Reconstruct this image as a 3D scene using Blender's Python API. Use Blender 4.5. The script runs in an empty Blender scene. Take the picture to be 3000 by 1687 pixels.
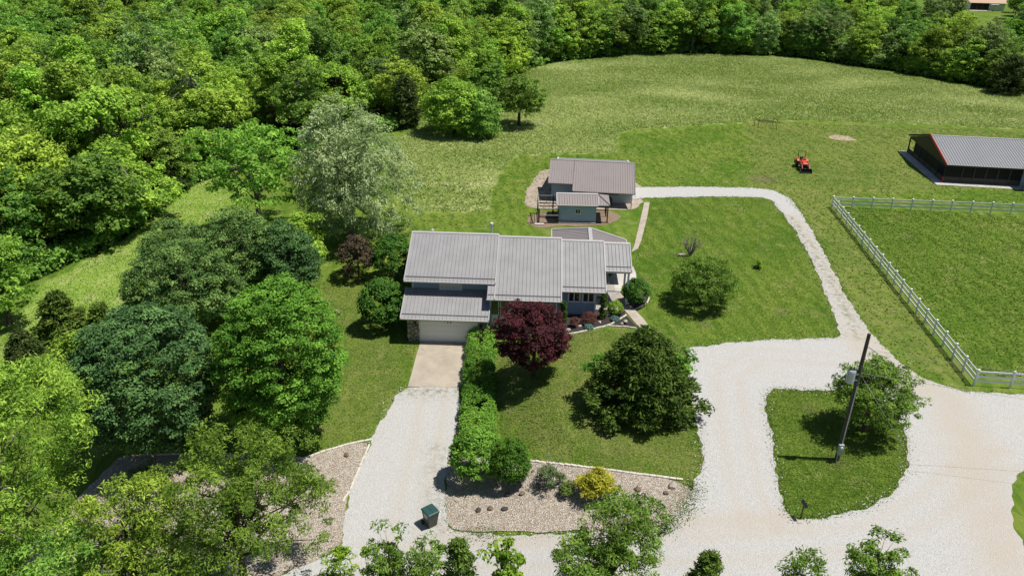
import bpy, bmesh, math, random
import numpy as np
from mathutils import Vector, Matrix
from mathutils.geometry import delaunay_2d_cdt

SC = bpy.context.scene
COL = SC.collection
R_ = math.radians

# ------------------------------------------------------------------ camera, sky, sun, exposure
F_PX, PITCH, ROLL, CAM_Z = 2286.0, R_(26.1), R_(1.2), 32.0      # focal length in pixels of a 3000 px wide frame
cam_data = bpy.data.cameras.new('camera')
cam = bpy.data.objects.new('camera', cam_data); COL.objects.link(cam)
cam_data.sensor_width = 36.0; cam_data.lens = F_PX / 3000.0 * 36.0
cam_data.clip_start = 0.5; cam_data.clip_end = 3000
cp, sp = math.cos(PITCH), math.sin(PITCH); cr, sr = math.cos(ROLL), math.sin(ROLL)
FW = np.array([0, cp, -sp]); _r0 = np.array([1., 0, 0]); _u0 = np.array([0, sp, cp])
RT = cr*_r0 + sr*_u0; UP = cr*_u0 - sr*_r0
CAM = np.array([0, 0, CAM_Z])
cam.matrix_world = Matrix(((RT[0], UP[0], -FW[0], 0), (RT[1], UP[1], -FW[1], 0), (RT[2], UP[2], -FW[2], CAM_Z), (0, 0, 0, 1)))
SC.camera = cam

SUN_ELEV, SUN_DIR = R_(68), (1.0, -0.05)       # horizontal direction towards the sun
world = bpy.data.worlds.new('World'); SC.world = world; world.use_nodes = True
wn = world.node_tree.nodes; wl = world.node_tree.links
sky = wn.new('ShaderNodeTexSky'); sky.sky_type = 'NISHITA'; sky.sun_disc = False
sky.sun_elevation = SUN_ELEV; sky.sun_rotation = math.atan2(SUN_DIR[0], SUN_DIR[1])
sky.air_density = 1.0; sky.dust_density = 0.6; sky.ozone_density = 1.0
wn['Background'].inputs['Strength'].default_value = 0.062
wl.new(sky.outputs[0], wn['Background'].inputs[0])
sun_d = bpy.data.lights.new('sun', 'SUN'); sun_d.energy = 5.0; sun_d.angle = R_(0.5); sun_d.color = (1.0, 0.955, 0.88)
sun = bpy.data.objects.new('sun', sun_d); COL.objects.link(sun)
_h = math.hypot(*SUN_DIR)
_sv = Vector((SUN_DIR[0]/_h*math.cos(SUN_ELEV), SUN_DIR[1]/_h*math.cos(SUN_ELEV), math.sin(SUN_ELEV)))
sun.rotation_euler = _sv.to_track_quat('Z', 'Y').to_euler(); sun.location = (40, 0, 80)
SC.view_settings.view_transform = 'Standard'; SC.view_settings.look = 'None'
SC.view_settings.exposure = 0.12; SC.view_settings.gamma = 1.0; SC.view_settings.use_curve_mapping = False
SC.render.engine = 'CYCLES'
SC.cycles.max_bounces = 8; SC.cycles.diffuse_bounces = 5; SC.cycles.glossy_bounces = 2
SC.cycles.transmission_bounces = 4; SC.cycles.transparent_max_bounces = 6
SC.cycles.use_denoising = True; SC.cycles.denoiser = 'OPENIMAGEDENOISE'; SC.cycles.denoising_input_passes = 'RGB_ALBEDO_NORMAL'; SC.cycles.denoising_prefilter = 'ACCURATE'

# ------------------------------------------------------------------ the lie of the land
def sst(a, b, t):
    t = np.clip((np.asarray(t, float)-a)/(b-a), 0, 1); return t*t*(3-2*t)
PLAT = 1.7
def land(x, y):
    """ground height: garage level 0, the yard and the barns 1.7 m higher, the woods on the left lower"""
    x = np.asarray(x, float); y = np.asarray(y, float)
    near = sst(42, 32, y)
    lo = -1.6-7*near; hi = 3.2+9*near
    t = np.clip((x-lo)/(hi-lo), 0, 1); a = t*t*(3-2*t)
    b = sst(56, 74, y)*sst(-45, -14, x)
    h = PLAT*(1-(1-a)*(1-b))
    h = h - 3.0*sst(-16, -70, x)
    h = h + 0.12*np.sin(x*0.11+1.3)*np.sin(y*0.083) * sst(70, 95, y)
    return h
def landf(x, y): return float(land(x, y))
def ray(px, py): return FW + RT*(px-1500)/F_PX - UP*(py-843.5)/F_PX
def P(px, py, z): d = ray(px, py); return CAM + d*((z-CAM_Z)/d[2])
def G(px, py):
    """the point of the ground that the photograph shows at a pixel"""
    z = PLAT
    for _ in range(14):
        p = P(px, py, z); z = 0.5*z+0.5*landf(p[0], p[1])
    return np.array([p[0], p[1], landf(p[0], p[1])])
def PJ(p):
    d = np.asarray(p, float)-CAM; z = d@FW
    return 1500+F_PX*(d@RT)/z, 843.5-F_PX*(d@UP)/z
def D(pts): return [(a*1.16460, b*1.16425) for a, b in pts]      # from the 2576 px wide view of the photograph

# ------------------------------------------------------------------ object helpers
def link(o): COL.objects.link(o); return o
def tag(o, label=None, cat=None, group=None, kind=None):
    if label: o['label'] = label
    if cat: o['category'] = cat
    if group: o['group'] = group
    if kind: o['kind'] = kind
    return o
def thing(name, label, cat, loc=(0, 0, 0), rz=0.0, group=None):
    o = bpy.data.objects.new(name, None); o.empty_display_size = 0.3
    o.location = loc; o.rotation_euler = (0, 0, rz); link(o)
    return tag(o, label, cat, group)
def put(name, me, mat=None, parent=None, loc=None, rot=None):
    o = bpy.data.objects.new(name, me)
    if mat is not None and len(me.materials) == 0: me.materials.append(mat)
    if parent is not None: o.parent = parent
    if loc is not None: o.location = loc
    if rot is not None: o.rotation_euler = rot
    return link(o)
def copy_tree(o, parent=None):
    c = o.copy(); link(c); c.parent = parent
    for ch in list(o.children): copy_tree(ch, c)
    return c
class MB:
    """collects shapes and turns them into one mesh"""
    def __init__(s): s.v = []; s.f = []
    def quad(s, *p): n = len(s.v); s.v += [tuple(q) for q in p]; s.f.append(tuple(range(n, n+len(p)))); return s
    def box(s, x0, x1, y0, y1, z0, z1):
        n = len(s.v)
        s.v += [(x0,y0,z0),(x1,y0,z0),(x1,y1,z0),(x0,y1,z0),(x0,y0,z1),(x1,y0,z1),(x1,y1,z1),(x0,y1,z1)]
        s.f += [(n,n+3,n+2,n+1),(n+4,n+5,n+6,n+7),(n,n+1,n+5,n+4),(n+1,n+2,n+6,n+5),(n+2,n+3,n+7,n+6),(n+3,n,n+4,n+7)]
        return s
    def bar(s, p0, p1, w, h=None, up=(0, 0, 1)):
        """a square bar from p0 to p1"""
        h = h or w; a = Vector(p0); b = Vector(p1); d = (b-a).normalized(); u = Vector(up)
        if abs(d.dot(u)) > 0.95: u = Vector((1, 0, 0))
        x = d.cross(u).normalized()*(w/2); y = x.cross(d).normalized()*(h/2); n = len(s.v)
        for q in (a, b):
            s.v += [tuple(q-x-y), tuple(q+x-y), tuple(q+x+y), tuple(q-x+y)]
        s.f += [(n,n+1,n+2,n+3),(n+7,n+6,n+5,n+4),(n,n+4,n+5,n+1),(n+1,n+5,n+6,n+2),(n+2,n+6,n+7,n+3),(n+3,n+7,n+4,n)]
        return s
    def tube(s, pts, rad, k=8, cap=True):
        """a round tube along a polyline, with a radius at every point"""
        pts = [Vector(p) for p in pts]
        if not hasattr(rad, '__len__'): rad = [rad]*len(pts)
        n0 = len(s.v); m = len(pts)
        for i, p in enumerate(pts):
            d = (pts[min(i+1, m-1)]-pts[max(i-1, 0)]).normalized()
            u = Vector((0, 0, 1)) if abs(d.z) < 0.9 else Vector((1, 0, 0))
            x = d.cross(u).normalized(); y = d.cross(x).normalized()
            for j in range(k):
                a = 2*math.pi*j/k; s.v.append(tuple(p+(x*math.cos(a)+y*math.sin(a))*rad[i]))
        for i in range(m-1):
            for j in range(k):
                a = n0+i*k+j; b = n0+i*k+(j+1) % k; s.f.append((a, b, b+k, a+k))
        if cap:
            s.f.append(tuple(n0+j for j in range(k))[::-1]); s.f.append(tuple(n0+(m-1)*k+j for j in range(k)))
        return s
    def prism(s, poly, ax, a0, a1):
        """a 2-D outline pulled along an axis (0, 1 or 2)"""
        n = len(s.v); k = len(poly)
        for a in (a0, a1):
            for q in poly:
                c = list(q); c.insert(ax, a); s.v.append(tuple(c))
        s.f.append(tuple(range(n, n+k))[::-1]); s.f.append(tuple(range(n+k, n+2*k)))
        for i in range(k): j = (i+1) % k; s.f.append((n+i, n+j, n+k+j, n+k+i))
        return s
    def mesh(s, name, smooth=False, bevel=0.0, fix=True):
        me = bpy.data.meshes.new(name); me.from_pydata(s.v, [], s.f)
        if bevel or fix:
            bm = bmesh.new(); bm.from_mesh(me)
            if bevel:
                bmesh.ops.bevel(bm, geom=list(bm.edges), offset=bevel, segments=1, affect='EDGES', clamp_overlap=True)
            bmesh.ops.recalc_face_normals(bm, faces=bm.faces); bm.to_mesh(me); bm.free()
        if smooth: me.polygons.foreach_set('use_smooth', [True]*len(me.polygons))
        return me
    def obj(s, name, mat, parent=None, **k): return put(name, s.mesh(name, **k), mat, parent)

def np_mesh(name, co, quads=None, tris=None, attrs=None):
    me = bpy.data.meshes.new(name); n = len(co)
    me.vertices.add(n); me.vertices.foreach_set('co', np.asarray(co, np.float32).ravel())
    idx = quads if quads is not None else tris; k = 4 if quads is not None else 3
    m = len(idx); me.loops.add(m*k); me.loops.foreach_set('vertex_index', np.asarray(idx, np.int32).ravel())
    me.polygons.add(m); me.polygons.foreach_set('loop_start', np.arange(0, m*k, k, dtype=np.int32))
    me.polygons.foreach_set('loop_total', np.full(m, k, np.int32))
    for nm, (dom, val) in (attrs or {}).items():
        a = me.attributes.new(nm, 'FLOAT', dom); a.data.foreach_set('value', np.asarray(val, np.float32))
    me.update(); me.validate(); return me

# ------------------------------------------------------------------ materials
def new_mat(name):
    m = bpy.data.materials.new(name); m.use_nodes = True
    nt = m.node_tree; b = nt.nodes['Principled BSDF']; return m, nt.nodes, nt.links, b
def noise(N, L, scale, detail=4, rough=0.55, vec=None, dist=0.0, stretch=None):
    t = N.new('ShaderNodeTexNoise'); t.inputs['Scale'].default_value = scale
    t.inputs['Detail'].default_value = detail; t.inputs['Roughness'].default_value = rough; t.inputs['Distortion'].default_value = dist
    if vec is None: g = N.new('ShaderNodeNewGeometry'); vec = g.outputs['Position']
    if stretch:
        mp = N.new('ShaderNodeMapping'); mp.inputs['Scale'].default_value = stretch; L.new(vec, mp.inputs['Vector']); vec = mp.outputs[0]
    L.new(vec, t.inputs['Vector']); return t.outputs['Fac']
def ramp(N, L, fac, stops):
    r = N.new('ShaderNodeValToRGB'); e = r.color_ramp.elements
    while len(e) < len(stops): e.new(0.5)
    for el, (p, c) in zip(e, stops): el.position = p; el.color = (*c, 1) if len(c) == 3 else c
    L.new(fac, r.inputs[0]); return r.outputs[0]
def mix(N, L, fac, a, b, mode='MIX'):
    m = N.new('ShaderNodeMix'); m.data_type = 'RGBA'; m.blend_type = mode
    for k, v in ((0, fac), (6, a), (7, b)):
        if hasattr(v, 'links'): L.new(v, m.inputs[k])
        else: m.inputs[k].default_value = v if k == 0 else (*v, 1)
    return m.outputs[2]
def mth(N, L, op, a, b=None):
    m = N.new('ShaderNodeMath'); m.operation = op
    for k, v in ((0, a), (1, b)):
        if v is None: continue
        if hasattr(v, 'links'): L.new(v, m.inputs[k])
        else: m.inputs[k].default_value = v
    return m.outputs[0]
def bump(N, L, b, h, strength=0.5, dist=0.05):
    n = N.new('ShaderNodeBump'); n.inputs['Strength'].default_value = strength; n.inputs['Distance'].default_value = dist
    L.new(h, n.inputs['Height']); L.new(n.outputs[0], b.inputs['Normal'])
def attr(N, name):
    a = N.new('ShaderNodeAttribute'); a.attribute_name = name; return a.outputs['Fac']
def plain(name, c, rough=0.6, metal=0.0, var=0.12, scale=3.0, spec=0.4, bmp=0.0, bscale=40):
    m, N, L, b = new_mat(name)
    f = noise(N, L, scale, 5)
    d = tuple(v*(1-var) for v in c); e = tuple(min(1, v*(1+var)) for v in c)
    L.new(ramp(N, L, f, [(0.3, d), (0.7, e)]), b.inputs['Base Color'])
    b.inputs['Roughness'].default_value = rough; b.inputs['Metallic'].default_value = metal; b.inputs['Specular IOR Level'].default_value = spec
    if bmp: bump(N, L, b, noise(N, L, bscale, 3), bmp, 0.02)
    return m
def leafmat(name, dark, light, trans=0.35, hue=0.0, spec=0.25, gain=1.8):
    dark = tuple(min(0.8, v*gain) for v in dark); light = tuple(min(0.8, v*gain) for v in light); trans = min(0.5, trans)
    m, N, L, b = new_mat(name)
    t = attr(N, 'tint'); c = ramp(N, L, t, [(0.0, dark), (0.55, tuple((a+b_)/2 for a, b_ in zip(dark, light))), (1.0, light)])
    oi = N.new('ShaderNodeObjectInfo'); hs = N.new('ShaderNodeHueSaturation')
    L.new(c, hs.inputs['Color'])
    if hue:
        L.new(mth(N, L, 'ADD', mth(N, L, 'MULTIPLY', oi.outputs['Random'], hue), 0.5-hue/2), hs.inputs['Hue'])
        w = N.new('ShaderNodeTexWhiteNoise'); w.noise_dimensions = '1D'; L.new(oi.outputs['Random'], w.inputs['W'])
        L.new(mth(N, L, 'ADD', mth(N, L, 'MULTIPLY', w.outputs['Value'], 0.55), 0.72), hs.inputs['Value'])
    col = hs.outputs[0]
    L.new(col, b.inputs['Base Color']); b.inputs['Roughness'].default_value = 0.6; b.inputs['Specular IOR Level'].default_value = spec*0.5
    tr = N.new('ShaderNodeBsdfTranslucent'); L.new(col, tr.inputs['Color'])
    mx = N.new('ShaderNodeMixShader'); mx.inputs[0].default_value = trans
    L.new(b.outputs[0], mx.inputs[1]); L.new(tr.outputs[0], mx.inputs[2]); L.new(mx.outputs[0], N['Material Output'].inputs['Surface'])
    return m

M = {}
def ground_material():
    m, N, L, b = new_mat('grass_ground')
    big = noise(N, L, 0.12, 5, 0.6); mid = noise(N, L, 0.9, 5, 0.65); fine = noise(N, L, 7.0, 4, 0.7)
    streak = noise(N, L, 0.7, 4, 0.6, stretch=(2.6, 0.35, 1))
    lawn = ramp(N, L, mid, [(0.25, (0.072, 0.151, 0.015)), (0.5, (0.118, 0.203, 0.023)), (0.74, (0.203, 0.271, 0.052))])
    lawn = mix(N, L, ramp(N, L, big, [(0.42, (0, 0, 0)), (0.62, (0.8, 0.8, 0.8))]), lawn, (0.209, 0.266, 0.047))
    g = N.new('ShaderNodeNewGeometry'); sx = N.new('ShaderNodeSeparateXYZ'); L.new(g.outputs['Position'], sx.inputs[0])
    mow = mth(N, L, 'SINE', mth(N, L, 'MULTIPLY', mth(N, L, 'ADD', sx.outputs[0], mth(N, L, 'ADD', mth(N, L, 'MULTIPLY', sx.outputs[1], 0.16), mth(N, L, 'MULTIPLY', big, 7.0))), 3.9))
    mw = mth(N, L, 'MULTIPLY', mth(N, L, 'GREATER_THAN', mow, 0.0), mth(N, L, 'MULTIPLY', ramp(N, L, streak, [(0.33, (0, 0, 0)), (0.58, (1, 1, 1))]), 0.62))
    lawn = mix(N, L, mw, lawn, (0.066, 0.145, 0.012))
    dry = ramp(N, L, noise(N, L, 0.45, 6, 0.7), [(0.54, (0, 0, 0)), (0.74, (0.75, 0.75, 0.75))])
    lawn = mix(N, L, dry, lawn, (0.29, 0.28, 0.115))
    lawn = mix(N, L, mth(N, L, 'MULTIPLY', attr(N, 'dry'), ramp(N, L, noise(N, L, 0.8, 5, 0.65), [(0.3, (0.1, 0.1, 0.1)), (0.62, (0.75, 0.75, 0.75))])), lawn, (0.25, 0.235, 0.092))
    mead = ramp(N, L, noise(N, L, 0.22, 6, 0.7, stretch=(0.6, 1.6, 1)), [(0.3, (0.185, 0.275, 0.05)), (0.52, (0.30, 0.37, 0.10)), (0.68, (0.50, 0.52, 0.25))])
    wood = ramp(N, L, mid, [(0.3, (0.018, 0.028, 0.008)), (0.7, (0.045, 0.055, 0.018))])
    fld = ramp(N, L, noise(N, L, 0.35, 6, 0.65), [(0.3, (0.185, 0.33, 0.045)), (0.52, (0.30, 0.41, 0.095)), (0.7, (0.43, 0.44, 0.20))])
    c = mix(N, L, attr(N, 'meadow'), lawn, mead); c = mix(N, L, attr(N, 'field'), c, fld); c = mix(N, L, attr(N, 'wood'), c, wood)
    c = mix(N, L, attr(N, 'soil'), c, (0.20, 0.15, 0.10))
    c = mix(N, L, mth(N, L, 'MULTIPLY', fine, 0.5), c, (0.5, 0.55, 0.38), 'MULTIPLY')
    L.new(c, b.inputs['Base Color']); b.inputs['Roughness'].default_value = 0.95; b.inputs['Specular IOR Level'].default_value = 0.1
    bump(N, L, b, mth(N, L, 'ADD', fine, mth(N, L, 'MULTIPLY', mid, 0.5)), 0.9, 0.12)
    return m
def gravel_material():
    m, N, L, b = new_mat('white_gravel')
    v = N.new('ShaderNodeTexVoronoi'); v.inputs['Scale'].default_value = 22; g = N.new('ShaderNodeNewGeometry'); L.new(g.outputs['Position'], v.inputs['Vector'])
    st = ramp(N, L, v.outputs['Color'], [(0.0, (0.37, 0.365, 0.35)), (0.45, (0.505, 0.50, 0.486)), (1.0, (0.61, 0.606, 0.593))])
    st = mix(N, L, mth(N, L, 'MULTIPLY', noise(N, L, 4.0, 5, 0.8), 0.4), st, (0.33, 0.32, 0.30))
    tan = ramp(N, L, noise(N, L, 0.13, 6, 0.62), [(0.44, (0, 0, 0)), (0.62, (1, 1, 1))])
    tan = mth(N, L, 'MULTIPLY', tan, 0.75)
    t2 = mth(N, L, 'MAXIMUM', mth(N, L, 'MULTIPLY', attr(N, 'worn'), mth(N, L, 'ADD', noise(N, L, 0.8, 4), 0.35)), mth(N, L, 'MULTIPLY', tan, 0.14))
    c = mix(N, L, t2, st, (0.465, 0.422, 0.362))
    grs = mth(N, L, 'MULTIPLY', attr(N, 'green'), ramp(N, L, noise(N, L, 2.2, 6, 0.75), [(0.45, (0, 0, 0)), (0.62, (1, 1, 1))]))
    c = mix(N, L, grs, c, (0.17, 0.17, 0.075))
    L.new(c, b.inputs['Base Color']); b.inputs['Roughness'].default_value = 0.95; b.inputs['Specular IOR Level'].default_value = 0.15
    bump(N, L, b, mth(N, L, 'ADD', v.outputs['Distance'], noise(N, L, 6, 4)), 0.8, 0.04)
    return m
def river_rock_material():
    m, N, L, b = new_mat('river_rock')
    g = N.new('ShaderNodeNewGeometry'); v = N.new('ShaderNodeTexVoronoi'); v.inputs['Scale'].default_value = 12.5; L.new(g.outputs['Position'], v.inputs['Vector'])
    sp_ = N.new('ShaderNodeSeparateColor'); L.new(v.outputs['Color'], sp_.inputs[0])
    c = ramp(N, L, sp_.outputs[0], [(0.0, (0.26, 0.20, 0.145)), (0.3, (0.45, 0.37, 0.28)), (0.6, (0.54, 0.475, 0.385)), (0.85, (0.66, 0.63, 0.57)), (1.0, (0.38, 0.37, 0.35))])
    c = mix(N, L, ramp(N, L, v.outputs['Distance'], [(0.32, (0, 0, 0)), (0.62, (0.6, 0.6, 0.6))]), c, (0.20, 0.155, 0.12))
    L.new(c, b.inputs['Base Color']); b.inputs['Roughness'].default_value = 0.8
    bump(N, L, b, mth(N, L, 'SUBTRACT', 1.0, v.outputs['Distance']), 0.9, 0.08)
    return m
def concrete_material(name, c, crack=True):
    m, N, L, b = new_mat(name)
    f = noise(N, L, 0.7, 6, 0.65); d = tuple(v*0.72 for v in c)
    col = ramp(N, L, f, [(0.32, d), (0.6, c), (0.8, tuple(min(1, v*1.12) for v in c))])
    col = mix(N, L, mth(N, L, 'MULTIPLY', noise(N, L, 14, 4, 0.7), 0.3), col, tuple(v*0.6 for v in c))
    if crack:
        g = N.new('ShaderNodeNewGeometry'); v = N.new('ShaderNodeTexVoronoi'); v.feature = 'DISTANCE_TO_EDGE'; v.inputs['Scale'].default_value = 0.17
        ad = N.new('ShaderNodeVectorMath'); ad.operation = 'ADD'; nz = N.new('ShaderNodeTexNoise'); nz.inputs['Scale'].default_value = 0.9; nz.inputs['Detail'].default_value = 5
        L.new(g.outputs['Position'], nz.inputs['Vector']); L.new(g.outputs['Position'], ad.inputs[0]); L.new(nz.outputs['Color'], ad.inputs[1]); L.new(ad.outputs[0], v.inputs['Vector'])
        col = mix(N, L, ramp(N, L, v.outputs['Distance'], [(0.002, (0.35, 0.35, 0.35)), (0.008, (0, 0, 0))]), col, tuple(v_*0.45 for v_ in c))
    L.new(col, b.inputs['Base Color']); b.inputs['Roughness'].default_value = 0.9; bump(N, L, b, noise(N, L, 25, 4), 0.3, 0.02)
    return m
def soil_material(name, a, c_, sc=6.0):
    m, N, L, b = new_mat(name)
    f = noise(N, L, sc, 6, 0.75); v = noise(N, L, sc*5, 3, 0.7)
    col = ramp(N, L, f, [(0.3, a), (0.7, c_)]); col = mix(N, L, mth(N, L, 'MULTIPLY', v, 0.6), col, tuple(x*0.5 for x in a))
    L.new(col, b.inputs['Base Color']); b.inputs['Roughness'].default_value = 1.0; bump(N, L, b, v, 0.9, 0.06)
    return m
M['ground'] = ground_material(); M['gravel'] = gravel_material(); M['river'] = river_rock_material()
M['concrete'] = concrete_material('driveway_concrete', (0.445, 0.385, 0.305)); M['slab'] = concrete_material('walk_concrete', (0.46, 0.40, 0.33), False)
M['white_slab'] = concrete_material('pale_concrete', (0.55, 0.525, 0.48), False)
M['mulch'] = soil_material('dark_mulch', (0.035, 0.026, 0.024), (0.075, 0.057, 0.052), 9)
M['dirt'] = soil_material('bare_dirt', (0.22, 0.15, 0.10), (0.36, 0.27, 0.19), 3); M['sand'] = soil_material('pale_sand', (0.42, 0.31, 0.22), (0.55, 0.44, 0.33), 3)
M['chalk'] = soil_material('pale_rubble', (0.33, 0.245, 0.18), (0.56, 0.49, 0.42), 1.6)
M['roof'] = plain('grey_standing_seam_metal', (0.268, 0.264, 0.268), 0.48, 0.0, 0.09, 0.9, 0.45)
M['roof_trim'] = plain('pale_grey_metal_trim', (0.40, 0.385, 0.385), 0.45, 0.0, 0.04)
M['roof_cool'] = plain('cool_grey_metal', (0.245, 0.25, 0.262), 0.45, 0.0, 0.04, 0.5)
M['roof_brown'] = plain('taupe_metal_roof', (0.245, 0.215, 0.21), 0.5, 0.0, 0.05, 0.5)
M['gutter'] = plain('dark_bronze_rail', (0.045, 0.043, 0.045), 0.5)
M['blue'] = plain('slate_blue_siding', (0.26, 0.34, 0.44), 0.65, 0, 0.06, 1.0)
M['shed_blue'] = plain('teal_blue_siding', (0.37, 0.46, 0.58), 0.65, 0, 0.06, 1.0)
M['pale_and_sunlit'] = plain('pale_and_sunlit_siding', (0.50, 0.55, 0.59), 0.65, 0, 0.06, 1.0)  # workshop's own pale colour; on house and shed right sides, sunlight painted in
M['trim'] = plain('white_painted_trim', (0.66, 0.68, 0.70), 0.5, 0, 0.04)
M['white'] = plain('white_vinyl', (0.70, 0.71, 0.72), 0.4, 0, 0.06, 1.5)
M['door'] = plain('white_garage_door', (0.74, 0.755, 0.765), 0.5, 0, 0.012, 0.6)
M['mortar'] = plain('dark_mortar', (0.075, 0.068, 0.06), 0.95)
M['stoneA'] = plain('tan_fieldstone', (0.30, 0.26, 0.205), 0.9, 0, 0.3, 5, 0.2, 0.5); M['stoneB'] = plain('grey_fieldstone', (0.235, 0.215, 0.19), 0.9, 0, 0.3, 5, 0.2, 0.5)
M['stoneC'] = plain('pale_fieldstone', (0.40, 0.36, 0.30), 0.9, 0, 0.25, 5, 0.2, 0.5); M['rock'] = plain('brown_boulder', (0.17, 0.125, 0.095), 0.9, 0, 0.35, 6, 0.2, 0.6)
M['rock_pale'] = plain('pale_boulder', (0.42, 0.37, 0.32), 0.9, 0, 0.3, 6, 0.2, 0.6); M['rock_dark'] = plain('dark_boulder', (0.075, 0.062, 0.055), 0.9, 0, 0.35, 6, 0.2, 0.6)
M['rock_chip'] = plain('white_stone_chip', (0.55, 0.54, 0.52), 0.95, 0, 0.25, 8, 0.1)
M['edging'] = plain('pale_edging_block', (0.56, 0.515, 0.45), 0.9, 0, 0.18, 4, 0.2, 0.4)
M['black'] = plain('black_metal', (0.012, 0.012, 0.013), 0.45); M['brown_wood'] = plain('dark_brown_timber', (0.055, 0.034, 0.024), 0.8, 0, 0.25, 6)
M['grey_wood'] = plain('weathered_grey_timber', (0.30, 0.28, 0.255), 0.85, 0, 0.2, 6); M['deck'] = plain('grey_deck_board', (0.33, 0.31, 0.29), 0.8, 0, 0.15, 4)
M['pole'] = plain('dark_utility_pole_wood', (0.085, 0.072, 0.06), 0.9, 0, 0.3, 6, 0.2, 0.5); M['galv'] = plain('galvanised_grey', (0.36, 0.40, 0.42), 0.45, 0.3, 0.08)
M['wire'] = plain('grey_wire', (0.30, 0.30, 0.30), 0.5); M['barn_dark'] = plain('dark_brown_barn_metal', (0.030, 0.026, 0.023), 0.6, 0, 0.1)
M['screen'] = plain('black_insect_screen', (0.006, 0.006, 0.007), 0.8); M['kick'] = plain('brown_kick_panel', (0.066, 0.055, 0.048), 0.7, 0, 0.12)
M['red_trim'] = plain('red_metal_trim', (0.42, 0.018, 0.028), 0.45); M['orange'] = plain('orange_red_paint', (0.50, 0.055, 0.026), 0.5, 0, 0.2, 3, 0.4)
M['tyre'] = plain('black_tyre_rubber', (0.014, 0.014, 0.014), 0.85, 0, 0.2, 8); M['bin'] = plain('dark_green_plastic', (0.022, 0.070, 0.062), 0.45, 0, 0.08); M['bin_body'] = plain('grey_green_plastic', (0.060, 0.066, 0.058), 0.5, 0, 0.08)
M['label'] = plain('pale_sticker', (0.42, 0.40, 0.38), 0.6); M['iron'] = plain('rusty_iron', (0.070, 0.042, 0.026), 0.8, 0, 0.25, 10)
M['bark'] = plain('grey_brown_bark', (0.085, 0.068, 0.052), 0.95, 0, 0.35, 8, 0.1, 0.6); M['bark_pale'] = plain('pale_grey_bark', (0.20, 0.18, 0.155), 0.95, 0, 0.3, 8, 0.1, 0.5)
M['twig'] = plain('dry_grey_twig', (0.26, 0.23, 0.21), 0.95, 0, 0.25, 8, 0.1); M['curtain'] = plain('pale_blind', (0.55, 0.54, 0.50), 0.8)
M['wood_floor'] = plain('orange_brown_panel', (0.20, 0.095, 0.04), 0.6, 0, 0.2, 4); M['tan_roof'] = plain('tan_shingle', (0.52, 0.36, 0.26), 0.9, 0, 0.12, 5)
M['far_white'] = plain('far_white_wall', (0.72, 0.73, 0.74), 0.7); M['far_blue'] = plain('far_blue_wall', (0.12, 0.17, 0.26), 0.7)
def glass_material(name, c, rough=0.06):
    m, N, L, b = new_mat(name); b.inputs['Base Color'].default_value = (*c, 1); b.inputs['Roughness'].default_value = rough; b.inputs['Specular IOR Level'].default_value = 0.6
    L.new(ramp(N, L, noise(N, L, 1.2, 2), [(0.4, c), (0.7, tuple(v*1.8 for v in c))]), b.inputs['Base Color']); return m
M['glass'] = glass_material('dark_window_glass', (0.012, 0.014, 0.017)); M['glass_tan'] = glass_material('tan_reflecting_glass', (0.055, 0.040, 0.028))
LF = {}
LF['maple_bright'] = leafmat('bright_maple_leaf', (0.040, 0.115, 0.012), (0.180, 0.360, 0.045), 0.28, gain=1.35)
LF['maple_dark'] = leafmat('dark_maple_leaf', (0.018, 0.058, 0.014), (0.120, 0.235, 0.065), 0.18, spec=0.5, gain=1.3)
LF['maple_deep'] = leafmat('deep_maple_leaf', (0.018, 0.060, 0.010), (0.205, 0.330, 0.080), 0.18, spec=0.45, gain=1.3)
LF['red'] = leafmat('dark_red_leaf', (0.022, 0.010, 0.011), (0.092, 0.020, 0.025), 0.22, gain=1.6)
LF['oak'] = leafmat('yellow_green_oak_leaf', (0.050, 0.105, 0.010), (0.300, 0.420, 0.060), 0.32, 0.02, gain=1.45)
LF['wood'] = leafmat('woodland_leaf', (0.066, 0.135, 0.014), (0.280, 0.415, 0.060), 0.34, 0.04, gain=1.72)
LF['wood_deep'] = leafmat('deep_woodland_leaf', (0.052, 0.118, 0.018), (0.210, 0.340, 0.058), 0.32, 0.04, gain=1.65)
LF['wood_grey'] = leafmat('grey_green_leaf', (0.075, 0.130, 0.030), (0.270, 0.380, 0.120), 0.32, 0.03, gain=1.55)
LF['cedar'] = leafmat('cedar_needle', (0.022, 0.050, 0.007), (0.125, 0.195, 0.030), 0.12, 0.015, gain=1.35)
LF['cedar_brown'] = leafmat('brown_cedar_needle', (0.018, 0.034, 0.009), (0.085, 0.120, 0.028), 0.12, gain=1.35)
LF['willow'] = leafmat('silver_willow_leaf', (0.130, 0.200, 0.070), (0.470, 0.560, 0.270), 0.28, gain=1.2)
LF['hedge'] = leafmat('hedge_leaf', (0.034, 0.105, 0.011), (0.190, 0.355, 0.045), 0.24, gain=1.42)
LF['yew'] = leafmat('yew_needle', (0.016, 0.058, 0.008), (0.090, 0.195, 0.024), 0.15, gain=1.4)
LF['arb'] = leafmat('arborvitae_spray', (0.020, 0.060, 0.006), (0.070, 0.140, 0.014), 0.18)
LF['lime'] = leafmat('lime_shrub_leaf', (0.080, 0.165, 0.012), (0.300, 0.440, 0.050), 0.25, gain=1.25)
LF['gold'] = leafmat('golden_juniper', (0.120, 0.130, 0.010), (0.420, 0.400, 0.040), 0.25, gain=1.5)
LF['juniper'] = leafmat('grey_green_juniper', (0.035, 0.060, 0.018), (0.105, 0.145, 0.060), 0.15)
LF['blue'] = leafmat('blue_spruce_needle', (0.040, 0.085, 0.070), (0.110, 0.195, 0.165), 0.1)
LF['purple'] = leafmat('purple_brown_leaf', (0.028, 0.020, 0.014), (0.105, 0.080, 0.050), 0.25)
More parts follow.
